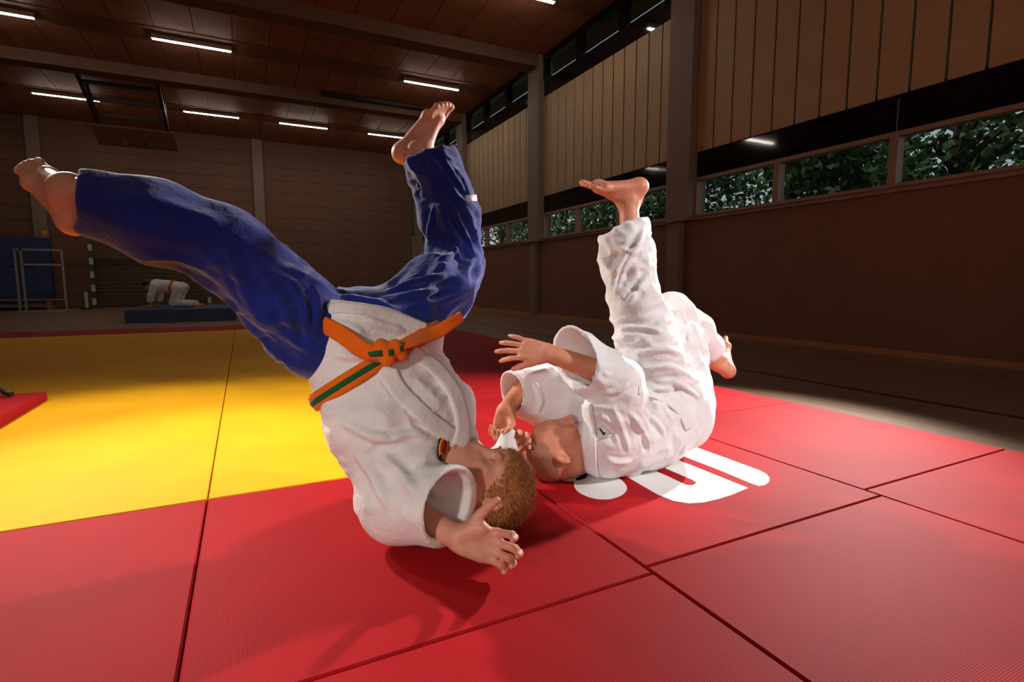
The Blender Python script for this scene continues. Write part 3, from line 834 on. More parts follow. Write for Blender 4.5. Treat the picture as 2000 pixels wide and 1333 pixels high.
    st = [([(905, 560), (800, 575), (720, 590)], 0.010, 0.012), ([(900, 535), (820, 545), (740, 575)], 0.009, 0.010),
          ([(870, 380), (900, 440), (930, 500)], 0.009, 0.014), ([(850, 395), (838, 440), (836, 480)], 0.008, 0.010),
          ([(860, 300), (890, 350), (912, 380)], 0.009, 0.010), ([(895, 480), (885, 500), (850, 510)], 0.010, 0.012),
          ([(425, 455), (455, 510), (480, 580), (500, 620)], 0.014, 0.007), ([(480, 470), (520, 540), (560, 610), (585, 690)], 0.014, 0.008),
          ([(560, 530), (590, 590), (602, 640), (605, 700)], 0.012, 0.009), ([(612, 548), (622, 590), (620, 640), (612, 690)], 0.010, 0.010),
          ([(640, 570), (690, 582), (740, 590), (790, 610)], 0.010, 0.009), ([(930, 560), (870, 590), (800, 605)], 0.010, 0.010)]
    tr, th = build_cloth('trousers', T, 0.0052, M['gi_blue'], root, fo, 2, st)
    drop_patch('patch', th, [(908, 382), (930, 381), (931, 393), (912, 394)], 0.002, M['patch_white'], tr)
    # ---- jacket
    J = Solid(); J.group(0.05)
    J.chain([px(678, 730, 1.51), px(738, 840, 1.48)], [0.098, 0.112], 0.08)
    J.chain([px(785, 700, 1.62), px(850, 800, 1.62)], [0.098, 0.105], 0.08)
    J.chain([px(735, 720, 1.565), px(800, 825, 1.55)], [0.13, 0.14], 0.10)
    J.chain([px(738, 840, 1.48), Ls], [0.11, 0.092], 0.06); J.chain([px(850, 800, 1.62), px(868, 848, 1.66)], [0.105, 0.080], 0.06)
    J.cone(px(790, 880, 1.50), px(865, 880, 1.58), 0.10, 0.08, 0.06)
    J.cone(px(838, 872, 1.53), px(893, 878, 1.55), 0.085, 0.062, 0.05)
    J.cone(px(925, 888, 1.53), px(980, 910, 1.50), 0.046, 0.060, 0.015, 'sub')       # neckline
    # skirt
    J.group(0.02)
    J.cone(px(684, 672, 1.50), px(795, 668, 1.62), 0.098, 0.100, 0.06); J.cone(px(686, 622, 1.50), px(795, 640, 1.62), 0.098, 0.098, 0.06)
    J.cone(px(690, 720, 1.51), px(780, 700, 1.60), 0.100, 0.100, 0.05)
    J.cut(img(0.10, -1.0, 0.05), px(720, 597, 1.5), 0.006); J.cut(img(0.42, -0.9, 0.0), px(800, 618, 1.52), 0.006)
    J.cut(img(-0.9, -0.42, 0.0), px(617, 625, 1.45), 0.01)
    # left sleeve, wide open at the cuff
    J.group(0.03)
    J.chain([px(760, 890, 1.48), px(780, 982, 1.43), px(880, 988, 1.345)], [0.10, 0.099, 0.102], 0.04)
    cd = nrm(img(0.80, 0.10, -0.60))
    J.cone(px(790, 985, 1.415), px(930, 992, 1.285), 0.066, 0.090, 0.006, 'sub')
    J.cut(cd, px(888, 985, 1.35), 0.006)
    # right sleeve, reaching away behind the head
    J.group(0.03); J.chain([Rs, Re, px(988, 885, 1.84), px(992, 845, 1.85)], [0.080, 0.070, 0.036, 0.026], 0.03)
    J.cut(img(0.1, -1, 0), px(990, 838, 1.85), 0.004)
    fo = [lambda V, N: limb_folds(V, N, px(735, 720, 1.56), px(800, 830, 1.55), 0.2, 0.010, 0.35, 0.7, 5, 1.0),
          lambda V, N: limb_folds(V, N, px(760, 880, 1.46), px(778, 985, 1.43), 0.12, 0.010, 0.4, 0.9, 6, 3.0),
          lambda V, N: limb_folds(V, N, px(778, 985, 1.43), px(872, 992, 1.35), 0.12, 0.003, 0.4, 0.9, 7, 3.0),
          lambda V, N: limb_folds(V, N, px(735, 720, 1.56), px(800, 900, 1.5), 0.22, 0.004, 0.3, 2.0, 23, 2.0)]
    st = [([(700, 850), (760, 860), (800, 845), (850, 860)], 0.014, 0.014),
          ([(655, 820), (720, 850), (780, 860)], 0.012, 0.010), ([(690, 880), (730, 930), (760, 1000)], 0.014, 0.012),
          ([(730, 880), (780, 920), (820, 980)], 0.014, 0.012), ([(640, 690), (700, 700), (760, 690)], 0.010, 0.010),
          ([(700, 620), (760, 640), (800, 650)], 0.012, 0.012), ([(640, 625), (690, 640), (720, 660)], 0.010, 0.010)]
    jk, jh = build_cloth('jacket', J, 0.0052, M['gi_cream'], root, fo, 2, st)
    # lapel bands
    drop_strap('lapel', jh, [(800, 690), (850, 720), (885, 765), (901, 815), (902, 850), (895, 872)], 0.056, 0.010, M['gi_cream'], jk, 0.002)
    drop_strap('lapel', jh, [(752, 716), (775, 760), (815, 800), (860, 838), (893, 862)], 0.050, 0.006, M['gi_cream'], jk, 0.0)
    drop_strap('hem', jh, [(628, 606), (665, 601), (720, 606), (780, 622), (832, 643)], 0.030, 0.004, M['gi_cream'], jk, 0.001)
    # badge on the chest
    ang = [2 * math.pi * i / 20 for i in range(20)]
    bc = (865, 874)
    b1 = drop_patch('badge', jh, [(bc[0] + 12 * math.cos(a) - 3 * math.sin(a), bc[1] + 27 * math.sin(a)) for a in ang], 0.003, M['black'], jk)
    drop_patch('badge_ring', jh, [(bc[0] + 10 * math.cos(a) - 3 * math.sin(a), bc[1] + 24 * math.sin(a)) for a in ang], 0.0045, M['yellow'], b1)
    drop_patch('badge_centre', jh, [(bc[0] - 2 + 6 * math.cos(a) - 2 * math.sin(a), bc[1] + 15 * math.sin(a)) for a in ang], 0.006, M['badge_red'], b1)
    # ---- belt: ring around the waist, knot and two hanging ends
    c0 = px(722, 735, 1.56); ax = nrm(px(800, 825, 1.55) - px(700, 640, 1.58))
    p_a = jh.at(632, 778); p_b = jh.at(765, 690)
    vn = nrm(np.cross((p_b[0] - p_a[0]), img(0.1, 0.1, -1))); vn = vn if vn @ ax > 0 else -vn
    vn = nrm(0.65 * vn + 0.35 * ax)
    c0 = c0 + vn * ((p_a[0] - c0) @ vn) * 0.5 + vn * ((p_b[0] - c0) @ vn) * 0.5
    u = nrm(np.cross(vn, img(0, 0, 1))); v = np.cross(vn, u)
    P = []; Nn = []
    for i in range(72):
        th = 2 * math.pi * i / 72; d = u * math.cos(th) + v * math.sin(th)
        far = c0 + d * 0.6; h = jh.ray(far, -d)
        if h is None: continue
        P.append(h[0]); Nn.append(d)
    for _ in range(4):
        P = [(P[i - 1] + 2 * P[i] + P[(i + 1) % len(P)]) / 4 for i in range(len(P))]
    Vb, Qb = strap(P, Nn, 0.046, 0.010, closed=True, lift=0.003)
    belt = link('belt', fix_normals(to_mesh('belt', Vb, Qb)), root, M['orange'])
    Vb, Qb = strap(P, Nn, 0.018, 0.012, closed=True, lift=0.003); link('stripe', fix_normals(to_mesh('stripe', Vb, Qb)), belt, M['green'])
    def free_strap(name, pts, nor, w, t, m, par, lift=0.0):
        Pp = []; pts = [np.array(p) for p in pts]
        for i in range(len(pts) - 1):
            for k in range(8):
                s = k / 8; p0 = pts[max(i - 1, 0)]; p1 = pts[i]; p2 = pts[i + 1]; p3 = pts[min(i + 2, len(pts) - 1)]
                Pp.append(0.5 * (2 * p1 + (p2 - p0) * s + (2 * p0 - 5 * p1 + 4 * p2 - p3) * s * s + (3 * p1 - p0 - 3 * p2 + p3) * s ** 3))
        Pp.append(pts[-1])
        n = len(Pp); N0 = [nrm(np.asarray(nor[0]) * (1 - i / (n - 1)) + np.asarray(nor[-1]) * i / (n - 1)) for i in range(n)]
        Vx, Qx = strap(Pp, N0, w, t, lift=lift); return link(name, fix_normals(to_mesh(name, Vx, Qx)), par, m)
    kd = jh.at(750, 690)[0][2]
    e1 = free_strap('belt_end', [px(752, 692, kd - 0.03), px(712, 685, kd - 0.055), px(670, 655, kd - 0.055), px(632, 634, kd - 0.045)],
                    [img(0.1, 0.2, -1), img(0.35, 0.5, -0.8)], 0.046, 0.006, M['orange'], belt)
    kr = jh.at(838, 655); kr = (kr[0][2] if kr else 1.58)
    e2 = free_strap('belt_end', [px(770, 684, kd - 0.02), px(800, 672, kd - 0.005), px(848, 652, kr - 0.03), px(880, 632, kr - 0.01), px(902, 617, kr + 0.0)],
                    [img(-0.1, -1.0, -0.25), img(0.25, 0.75, -0.6)], 0.038, 0.005, M['orange'], belt)
    k = Solid(); k.group(0.008)
    k.cone(px(722, 690, kd - 0.045), px(772, 682, kd - 0.03), 0.021, 0.021, 0.008); k.cone(px(745, 676, kd - 0.04), px(757, 702, kd - 0.045), 0.020, 0.020, 0.008)
    k.cone(px(772, 674, kd - 0.03), px(784, 694, kd - 0.02), 0.016, 0.016, 0.006)
    Vk, Qk = k.mesh(0.003); Vk = relax(Vk, Qk, 1); kn = link('knot', to_mesh('knot', Vk, Qk), belt, M['orange'])
    kh = Hit(Vk, Qk)
    drop_patch('stripe', kh, [(718, 688), (746, 684), (748, 696), (722, 697)], 0.001, M['green'], kn)
    drop_patch('stripe', kh, [(758, 684), (768, 682), (769, 694), (760, 697)], 0.001, M['green'], kn)
    drop_patch('stripe', kh, [(780, 676), (787, 676), (788, 686), (781, 687)], 0.001, M['green'], kn)
    anchor(root)
    return root
def anchor(root):
    for c in root.children: c.matrix_parent_inverse = Matrix.Translation(-root.location)
def strands(V, N, O, HM, n, length, name, parent, mat, sweep, seed=0):
    rs = np.random.RandomState(seed); idx = rs.choice(len(V), n); P = V[idx] + rs.normal(0, 0.0015, (n, 3)); Nn = N[idx]
    sw = sweep @ HM
    d = Nn * 0.5 + sw * 0.8 + rs.normal(0, 0.22, (n, 3)); d -= (np.einsum('ij,ij->i', d, Nn) * 0.5)[:, None] * Nn; d /= np.linalg.norm(d, axis=1)[:, None]
    L = length * rs.uniform(0.5, 1.1, n)[:, None]
    sd = np.cross(d, Nn); sd /= np.maximum(np.linalg.norm(sd, axis=1), 1e-6)[:, None]; w = 0.0007
    tip = P + d * L + Nn * 0.002; mid = P + d * L * 0.5 + Nn * 0.004
    A = np.stack([P - sd * w, P + sd * w, mid + sd * w, mid - sd * w, tip + sd * w * 0.3, tip - sd * w * 0.3], 1).reshape(-1, 3)
    b = np.arange(n) * 6; Qs = np.concatenate([np.stack([b, b + 1, b + 2, b + 3], 1), np.stack([b + 3, b + 2, b + 4, b + 5], 1)])
    o = link(name, to_mesh(name, A, Qs), parent, mat); return o
# ------------------------------------------------------------------ the judoka in white rolling on his back
def person_two():
    root = empty('person', to_world(px(1230, 900, 2.05)) * np.array([1, 1, 0]) + np.array([0, 0, ZM]))
    tag(root, 'bald judoka all in white rolled onto his shoulders, one leg straight up', 'person', 'judoka on the mats')
    pel, wst, che, nb = px(1318, 775, 2.15), px(1262, 825, 2.08), px(1212, 852, 2.03), px(1152, 872, 1.99)
    # near leg goes straight up, far leg is bent
    Uh, Uk, Ua = px(1288, 742, 2.10), px(1240, 590, 2.06), px(1227, 390, 2.10)
    Bh, Bk, Ba = px(1335, 780, 2.24), px(1312, 606, 2.30), px(1402, 708, 2.50)
    Rs, Re, Rw = px(1190, 862, 1.90), px(1212, 742, 1.86), px(1072, 690, 1.84)
    Ls, Le, Lw = px(1128, 838, 2.12), px(1035, 748, 2.04), px(988, 800, 1.93)
    S = Solid(); S.group(0.04)
    S.chain([pel, wst, che, nb], [0.13, 0.11, 0.12, 0.065], 0.06); S.chain([Rs, nb, Ls], [0.055, 0.06, 0.055], 0.04)
    S.group(0.03); S.chain([Uh, Uk, Ua], [0.075, 0.052, 0.035], 0.03)
    S.group(0.03); S.chain([Bh, Bk, Ba], [0.075, 0.052, 0.033], 0.03)
    S.group(0.02); S.chain([Rs, Re], [0.05, 0.045], 0.02); S.chain([Re, Rw], [0.048, 0.030], 0.02)
    S.group(0.02); S.chain([Ls, Le, Lw], [0.05, 0.044, 0.029], 0.02)
    HO = px(1086, 882, 1.93); HF = nrm(img(0.16, -0.97, 0.10)); HU = nrm(img(-0.97, -0.10, -0.15))
    at, HM = add_head(S, HO, HF, HU, nb, 0.060, 1.06)
    # right hand: open, fingers to the left, back of the hand up
    add_hand(S, Rw, img(-0.97, -0.15, 0.12), img(-0.1, 0.95, -0.35), img(-0.05, 0.35, 0.92), 1.0,
             curl=((0.35, 0.3, 0.2), (0.2, 0.25, 0.2), (0.15, 0.25, 0.2), (0.1, 0.25, 0.2)), spread=(0.16, 0.04, -0.10, -0.26), thumb=(0.85, 0.45, 0.2), tcurl=0.15)
    # left hand: closed on the partner's sleeve end
    add_hand(S, Lw, img(-0.12, 0.95, -0.2), img(0.9, 0.1, -0.35), img(0.3, 0.1, -0.95), 0.95,
             curl=((0.9, 1.1, 0.7), (0.95, 1.15, 0.7), (1.0, 1.15, 0.7), (1.0, 1.1, 0.7)), spread=(0.05, 0.0, -0.05, -0.1), thumb=(0.75, 0.45, 0.6), tcurl=0.5)
    add_foot(S, Ua, img(-0.97, 0.10, -0.12), img(-0.02, -0.84, -0.55), img(-0.25, -0.5, 0.85), 0.94, -0.15, 1.15)
    add_foot(S, Ba, img(0.12, -0.66, 0.74), img(0.88, 0.30, 0.1), img(-0.3, 0.1, -0.9), 0.90, 0.0)
    V, Q = S.mesh(0.0038); V = relax(V, Q, 1, 0.4)
    body = link('body', to_mesh('body', V, Q), root, M['skin2'])
    # cropped grey hair: a thin cap of stubble over the crown
    F, U, L3 = head_frame(HF, HU)
    H = Solid(); H.group(0.0)
    H.ell(at(-0.0065, 0.0165), HM, np.array([0.1005, 0.0915, 0.0785]) * 1.06, 0.01)
    H.cut(F * 0.55 - U * 0.83, at(0.03, 0.048), 0.006)
    Vh, Qh = H.mesh(0.0042); Vh = relax(Vh, Qh, 1); Nh = vnormals(Vh, Qh)
    hair = link('hair', to_mesh('hair', Vh, Qh), body, M['stubble'])
    for s in (-1, 1): MB().tube([to_world(at(0.101, 0.024, 0.012 * s)), to_world(at(0.099, 0.030, 0.030 * s)), to_world(at(0.086, 0.026, 0.048 * s))], [0.0025, 0.0035, 0.0015], 6).build('eyebrow', M['stubble'], body)
    # ---- trousers
    T = Solid(); T.group(0.05)
    T.ell(px(1318, 785, 2.15), np.eye(3), (0.14, 0.15, 0.15), 0.06)
    T.cone(px(1332, 822, 2.10), px(1335, 800, 2.22), 0.115, 0.115, 0.05)
    T.chain([px(1288, 750, 2.10), px(1262, 660, 2.08), px(1238, 585, 2.06)], [0.135, 0.108, 0.092], 0.04)
    T.chain([px(1335, 780, 2.24), px(1325, 690, 2.27), px(1312, 612, 2.30)], [0.12, 0.105, 0.088], 0.04)
    T.group(0.03)
    T.chain([px(1238, 585, 2.06), px(1222, 500, 2.07), px(1216, 430, 2.08)], [0.092, 0.096, 0.096], 0.03)
    T.cone(px(1220, 490, 2.07), px(1214, 412, 2.085), 0.082, 0.084, 0.004, 'sub')
    T.cut(img(-0.38, -0.92, 0.0), px(1216, 447, 2.08), 0.006)
    T.group(0.02); T.chain([px(1312, 612, 2.30), px(1352, 650, 2.38), px(1388, 690, 2.46)], [0.088, 0.090, 0.070], 0.02)
    T.cut(nrm(px(1388, 690, 2.46) - px(1352, 650, 2.38)), px(1386, 688, 2.455), 0.006)
    fo = [lambda V, N: limb_folds(V, N, px(1300, 770, 2.10), px(1240, 590, 2.06), 0.14, 0.013, 0.35, 0.9, 11, 5.0),
          lambda V, N: limb_folds(V, N, px(1238, 585, 2.06), px(1217, 440, 2.08), 0.11, 0.012, 0.55, 0.9, 12, 5.0),
          lambda V, N: limb_folds(V, N, px(1335, 790, 2.2), px(1312, 606, 2.3), 0.13, 0.010, 0.4, 1.0, 13, 2.0),
          lambda V, N: limb_folds(V, N, px(1312, 606, 2.3), px(1388, 690, 2.46), 0.10, 0.011, 0.7, 1.0, 14, 2.0),
          lambda V, N: limb_folds(V, N, px(1330, 800, 2.12), px(1240, 590, 2.06), 0.18, 0.006, 0.25, 1.8, 24, 3.0),
          lambda V, N: limb_folds(V, N, px(1238, 585, 2.06), px(1217, 440, 2.08), 0.11, 0.005, 0.4, 2.0, 25, 3.0)]
    st = [([(1262, 430), (1250, 470), (1215, 530), (1200, 580)], 0.012, 0.014), ([(1278, 520), (1250, 560), (1220, 600)], 0.012, 0.012),
          ([(1215, 640), (1260, 640), (1300, 650)], 0.010, 0.010), ([(1240, 690), (1300, 680), (1350, 700)], 0.012, 0.012),
          ([(1250, 720), (1310, 715), (1365, 745)], 0.010, 0.012), ([(1270, 745), (1320, 745), (1370, 780)], 0.010, 0.012),
          ([(1290, 770), (1335, 785), (1370, 815)], 0.010, 0.010), ([(1200, 480), (1240, 500), (1265, 480)], 0.010, 0.010),
          ([(1330, 600), (1345, 640), (1350, 680)], 0.008, 0.010), ([(1350, 620), (1365, 660), (1375, 700)], 0.008, 0.010)]
    tr, th = build_cloth('trousers', T, 0.0058, M['gi_white'], root, fo, 2, st)
    # ---- jacket
    J = Solid(); J.group(0.05)
    J.chain([px(1312, 800, 2.12), px(1262, 830, 2.07), px(1205, 850, 2.02)], [0.150, 0.145, 0.140], 0.08)
    J.cone(px(1250, 845, 2.03), px(1188, 868, 1.93), 0.110, 0.110, 0.06)
    J.cone(px(1230, 815, 2.12), px(1150, 838, 2.08), 0.110, 0.105, 0.06)
    J.cone(px(1178, 868, 1.95), px(1172, 862, 2.03), 0.105, 0.105, 0.05)
    J.cut(nrm(px(1318, 775, 2.15) - px(1240, 835, 2.05)), px(1318, 800, 2.13), 0.01)
    J.cut(img(-1, 0.05, 0.1), px(1147, 875, 1.95), 0.02)
    J.cone(px(1175, 850, 1.98), px(1100, 845, 1.93), 0.062, 0.075, 0.015, 'sub')
    # near sleeve
    J.group(0.03)
    J.chain([px(1190, 850, 1.90), px(1208, 748, 1.86), px(1098, 686, 1.84)], [0.105, 0.088, 0.098], 0.03)
    J.cone(px(1185, 735, 1.855), px(1080, 676, 1.82), 0.066, 0.094, 0.005, 'sub')
    J.cut(nrm(img(-0.78, 0.02, -0.62)), px(1122, 692, 1.84), 0.006)
    # far sleeve
    J.group(0.03)
    J.chain([px(1130, 830, 2.10), px(1052, 765, 2.05), px(1004, 765, 1.975)], [0.105, 0.105, 0.080], 0.04)
    J.cone(px(1030, 765, 2.02), px(985, 768, 1.94), 0.058, 0.074, 0.005, 'sub')
    J.cut(nrm(img(-0.85, 0.25, -0.45)), px(996, 765, 1.965), 0.006)
    fo = [lambda V, N: limb_folds(V, N, px(1312, 800, 2.12), px(1190, 860, 1.98), 0.2, 0.012, 0.5, 0.9, 15, 2.0),
          lambda V, N: limb_folds(V, N, px(1190, 850, 1.90), px(1208, 748, 1.86), 0.12, 0.012, 0.2, 0.9, 16, 3.0),
          lambda V, N: limb_folds(V, N, px(1208, 748, 1.86), px(1118, 695, 1.845), 0.11, 0.009, 0.6, 0.9, 17, 3.0),
          lambda V, N: limb_folds(V, N, px(1130, 830, 2.10), px(1010, 765, 1.975), 0.12, 0.010, 0.5, 0.9, 18, 3.0),
          lambda V, N: limb_folds(V, N, px(1312, 800, 2.12), px(1190, 860, 1.98), 0.2, 0.006, 0.3, 1.8, 26, 2.0)]
    st = [([(1225, 800), (1262, 850), (1270, 890)], 0.010, 0.014), ([(1255, 800), (1290, 835), (1300, 860)], 0.010, 0.014),
          ([(1195, 790), (1215, 840), (1230, 890)], 0.010, 0.012), ([(1170, 765), (1200, 770), (1235, 745)], 0.008, 0.012),
          ([(1165, 800), (1200, 830), (1210, 880)], 0.010, 0.010), ([(1100, 735), (1150, 725), (1200, 735)], 0.010, 0.010),
          ([(1180, 890), (1200, 905), (1240, 900)], 0.010, 0.010), ([(1040, 740), (1060, 780), (1050, 810)], 0.010, 0.010)]
    jk, jh = build_cloth('jacket', J, 0.0055, M['gi_white'], root, fo, 2, st)
    drop_strap('lapel', jh, [(1148, 790), (1152, 820), (1152, 860), (1154, 900), (1160, 930)], 0.055, 0.010, M['gi_white'], jk, 0.002)
    drop_strap('hem', jh, [(1246, 762), (1275, 772), (1305, 785), (1330, 806), (1345, 840)], 0.030, 0.004, M['gi_white'], jk, 0.001)
    a = drop_patch('label', jh, [(1163, 838), (1178, 830), (1196, 848), (1190, 856), (1170, 862)], 0.002, M['patch_white'], jk)
    if a: drop_patch('label_print', jh, [(1170, 838), (1175, 836), (1184, 848), (1179, 851)], 0.003, M['black'], a)
    drop_patch('patch', jh, [(1204, 940), (1208, 930), (1222, 928), (1224, 934), (1212, 942)], 0.003, M['patch_blue'], jk)
    drop_patch('patch', th, [(1198, 684), (1206, 682), (1213, 696), (1207, 700)], 0.003, M['black'], tr)
    # belt just below the jacket hem
    c0 = px(1275, 808, 2.09); vn = nrm(px(1318, 775, 2.15) - px(1212, 852, 2.03)); u = nrm(np.cross(vn, img(0, 0, 1))); v = np.cross(vn, u)
    anchor(root)
    return root
import time as _time
_t0 = _time.time()
person_one(); print('person_one', round(_time.time() - _t0, 1))
person_two(); print('person_two', round(_time.time() - _t0, 1))
# ------------------------------------------------------------------ far end of the hall
def part(mb, name, mat, parent, smooth=False): return mb.build(name, mat, parent, smooth)
# handball goal with striped frame
g = empty('handball_goal', (-2.5, 19.9, 0)); tag(g, 'handball goal with dark and white striped frame against the far wall', 'goal')
part(MB().box(-1.54, -1.46, -0.04, 0.04, 0, 2.08), 'post', M['green_paint'], g)
part(MB().box(1.46, 1.54, -0.04, 0.04, 0, 2.08), 'post', M['green_paint'], g)
part(MB().box(-1.46, 1.46, -0.04, 0.04, 2.0, 2.08), 'crossbar', M['green_paint'], g)
bv = MB().box(-0.045, 0.045, -0.045, 0.045, 0, 0.19).mesh('band'); bh = MB().box(0, 0.2, -0.045, 0.045, 1.995, 2.085).mesh('band')
for sx in (-1.5, 1.5):
    for k in range(5):
        o = link('band', bv, g, M['white_paint']); o.location = (sx, 0, 0.1 + k * 0.4)
for k in range(7):
    o = link('band', bh, g, M['white_paint']); o.location = (-1.3 + k * 0.4, 0, 0)
nb_ = MB()
for i in range(26): nb_.bar((-1.46 + i * 2.92 / 25, 0.05, 2.0), (-1.46 + i * 2.92 / 25, 0.3, 0.0), 0.012, 0.012)
for i in range(17): nb_.bar((-1.46, 0.05 + 0.25 * i / 16, 2.0 - 2.0 * i / 16), (1.46, 0.05 + 0.25 * i / 16, 2.0 - 2.0 * i / 16), 0.012, 0.012)
part(nb_, 'net', M['green_paint'], g)['kind'] = 'stuff'
# blue crash mat lying behind the mats
cm = empty('crash_mat', (-1.05, 13.0, 0)); tag(cm, 'thick blue crash mat lying on the floor behind the yellow mats', 'mat')
part(MB().slab(-0.95, 0.88, -0.95, 0.95, 0.0, 0.26, 0.02), 'mattress', M['blue_vinyl'], cm)
part(MB().box(-0.955, 0.885, -0.955, 0.955, 0.12, 0.135), 'seam', M['black'], cm)
# stacked blue mats standing at the wall
for x0, lb in ((-7.35, 'dark blue gym mat standing upright at the far left edge'), (-6.05, 'dark blue gym mat standing upright behind the metal frame')):
    t = empty('gym_mat', (x0 + 0.6, 19.6, 0)); tag(t, lb, 'mat', 'blue mats standing at the far wall')
    part(MB().box(-0.6, 0.6, -0.12, 0.12, 0.12, 2.02), 'mattress', M['blue_vinyl'], t)
    part(MB().bar((-0.3, -0.125, 1.2), (0.3, -0.125, 1.2), 0.02, 0.05), 'handle', M['dark_metal'], t)
    part(MB().box(-0.62, 0.62, -0.2, 0.2, 0.06, 0.12), 'trolley_base', M['wood'], t)
    for sx in (-0.5, 0.5): part(MB().tube([(sx - 0.02, 0, 0.035), (sx + 0.02, 0, 0.035)], 0.033, 10), 'wheel', M['black'], t)
# metal frame
r = empty('metal_frame', (-4.62, 17.9, 0)); tag(r, 'tall open frame of pale metal tube on the floor by the blue mats', 'frame')
for a, b, nme in (((-0.52, 0, 0.03), (-0.52, 0, 1.62), 'post'), ((-0.40, 0.0, 0.03), (-0.40, 0.0, 1.62), 'post'), ((0.42, 0, 0.03), (0.42, 0, 1.60), 'post'),
                  ((-0.52, 0, 1.6), (0.42, 0, 1.6), 'top_rail'), ((-0.40, 0, 1.22), (0.42, 0, 1.22), 'cross_rail'), ((-0.52, -0.1, 0.03), (0.56, -0.1, 0.03), 'foot_rail')):
    part(MB().bar(a, b, 0.045, 0.045), nme, M['metal'], r)
# long bench
t = empty('gym_bench', (-6.0, 19.0, 0)); tag(t, 'low wooden gym bench in front of the standing blue mats', 'bench')
part(MB().box(-1.6, 1.5, -0.13, 0.13, 0.27, 0.31), 'seat', M['wood'], t)
for sx in (-1.3, 1.2): part(MB().box(sx - 0.05, sx + 0.05, -0.12, 0.12, 0, 0.27), 'leg', M['wood'], t)
part(MB().box(-1.3, 1.2, -0.03, 0.03, 0.1, 0.16), 'stretcher', M['wood'], t)
t = empty('marker_post', (-4.05, 19.2, 0)); tag(t, 'short pale post with round base on the floor beside the goal', 'post')
part(MB().tube([(0, 0, 0), (0, 0, 0.04)], 0.14, 14), 'base', M['dark_metal'], t); part(MB().tube([(0, 0, 0.04), (0, 0, 0.5)], 0.045, 10), 'pole', M['white_paint'], t)
t = empty('wall_box', (-5.1, 20.26, 2.18)); tag(t, 'small yellow box on the far wall column above the metal frame', 'box')
part(MB().box(-0.09, 0.09, -0.05, 0.02, -0.12, 0.12), 'case', M['wood'], t); part(MB().box(-0.06, 0.06, -0.056, -0.05, -0.02, 0.08), 'cover', M['yellow'], t)
# folded basketball hoop below the ceiling
hp = empty('basketball_hoop', (-2.3, 16.5, 5.0)); tag(hp, 'basketball backboard folded up under the ceiling on dark struts', 'basketball hoop')
def W(x, y, z): return (x + 2.3, y - 16.5, z - 5.0)
bd = [W(-3.25, 17.3, 4.72), W(-1.45, 17.3, 4.72), W(-1.45, 18.1, 4.42), W(-3.25, 18.1, 4.42)]
b = MB(); b.add([*bd, *[(p[0], p[1] + 0.012, p[2] + 0.035) for p in bd]], [(0, 1, 2, 3), (7, 6, 5, 4), (0, 4, 5, 1), (1, 5, 6, 2), (2, 6, 7, 3), (3, 7, 4, 0)])
part(b, 'backboard', M['strip'], hp)
for x in (-3.1, -1.6):
    part(MB().bar(W(x + 0.05, 15.3, 5.36), W(x, 17.4, 4.80), 0.07, 0.10), 'strut', M['dark_metal'], hp)
    part(MB().bar(W(x + 0.05, 16.2, 5.38), W(x, 17.8, 4.62), 0.05, 0.06), 'brace', M['dark_metal'], hp)
for x in (-3.05, -1.55): part(MB().bar(W(x, 15.35, 5.36), W(x, 15.35, 5.4985), 0.05, 0.05), 'hanger', M['dark_metal'], hp)
for y, z in ((15.6, 5.28), (16.3, 5.10), (17.0, 4.92)): part(MB().bar(W(-3.05, y, z), W(-1.55, y, z), 0.07, 0.07), 'cross_bar', M['dark_metal'], hp)
for x in (-2.62, -2.08): part(MB().box(*sum(([a - 0.07, a + 0.07] for a in W(x, 17.85, 4.47)), [])), 'bracket', M['dark_metal'], hp)
rim = [W(-2.35 + 0.225 * math.cos(a), 17.45 + 0.2 * math.sin(a), 4.50 - 0.08 * math.sin(a)) for a in [2 * math.pi * i / 24 for i in range(25)]]
part(MB().tube(rim, 0.012, 6, False), 'rim', M['line_red'], hp)
# tripod stand whose foot reaches onto the loose mat
sd = empty('light_stand', (-1.95, 4.32, ZM)); tag(sd, 'black tripod stand whose foot reaches in at the left edge over the loose red mat', 'stand')
part(MB().tube([(0, 0, 0.12), (0, 0, 2.5)], 0.016, 10), 'pole', M['dark_metal'], sd)
part(MB().tube([(0, 0, 0.40), (0, 0, 0.47)], 0.028, 10), 'collar', M['black'], sd)
for ex, ey in ((0.70, -0.30), (-0.62, -0.42), (-0.05, 0.76)):
    lg = part(MB().tube([(0.02 * ex, 0.02 * ey, 0.45), (ex, ey, 0.075 if ex > 0 or ey < 0 else 0.025)], 0.013, 8), 'leg', M['dark_metal'], sd)
    part(MB().tube([(ex * 0.97, ey * 0.97, 0.08 if ex > 0 or ey < 0 else 0.03), (ex * 1.03, ey * 1.03, 0.066 if ex > 0 or ey < 0 else 0.016)], 0.016, 8), 'rubber_foot', M['black'], lg)

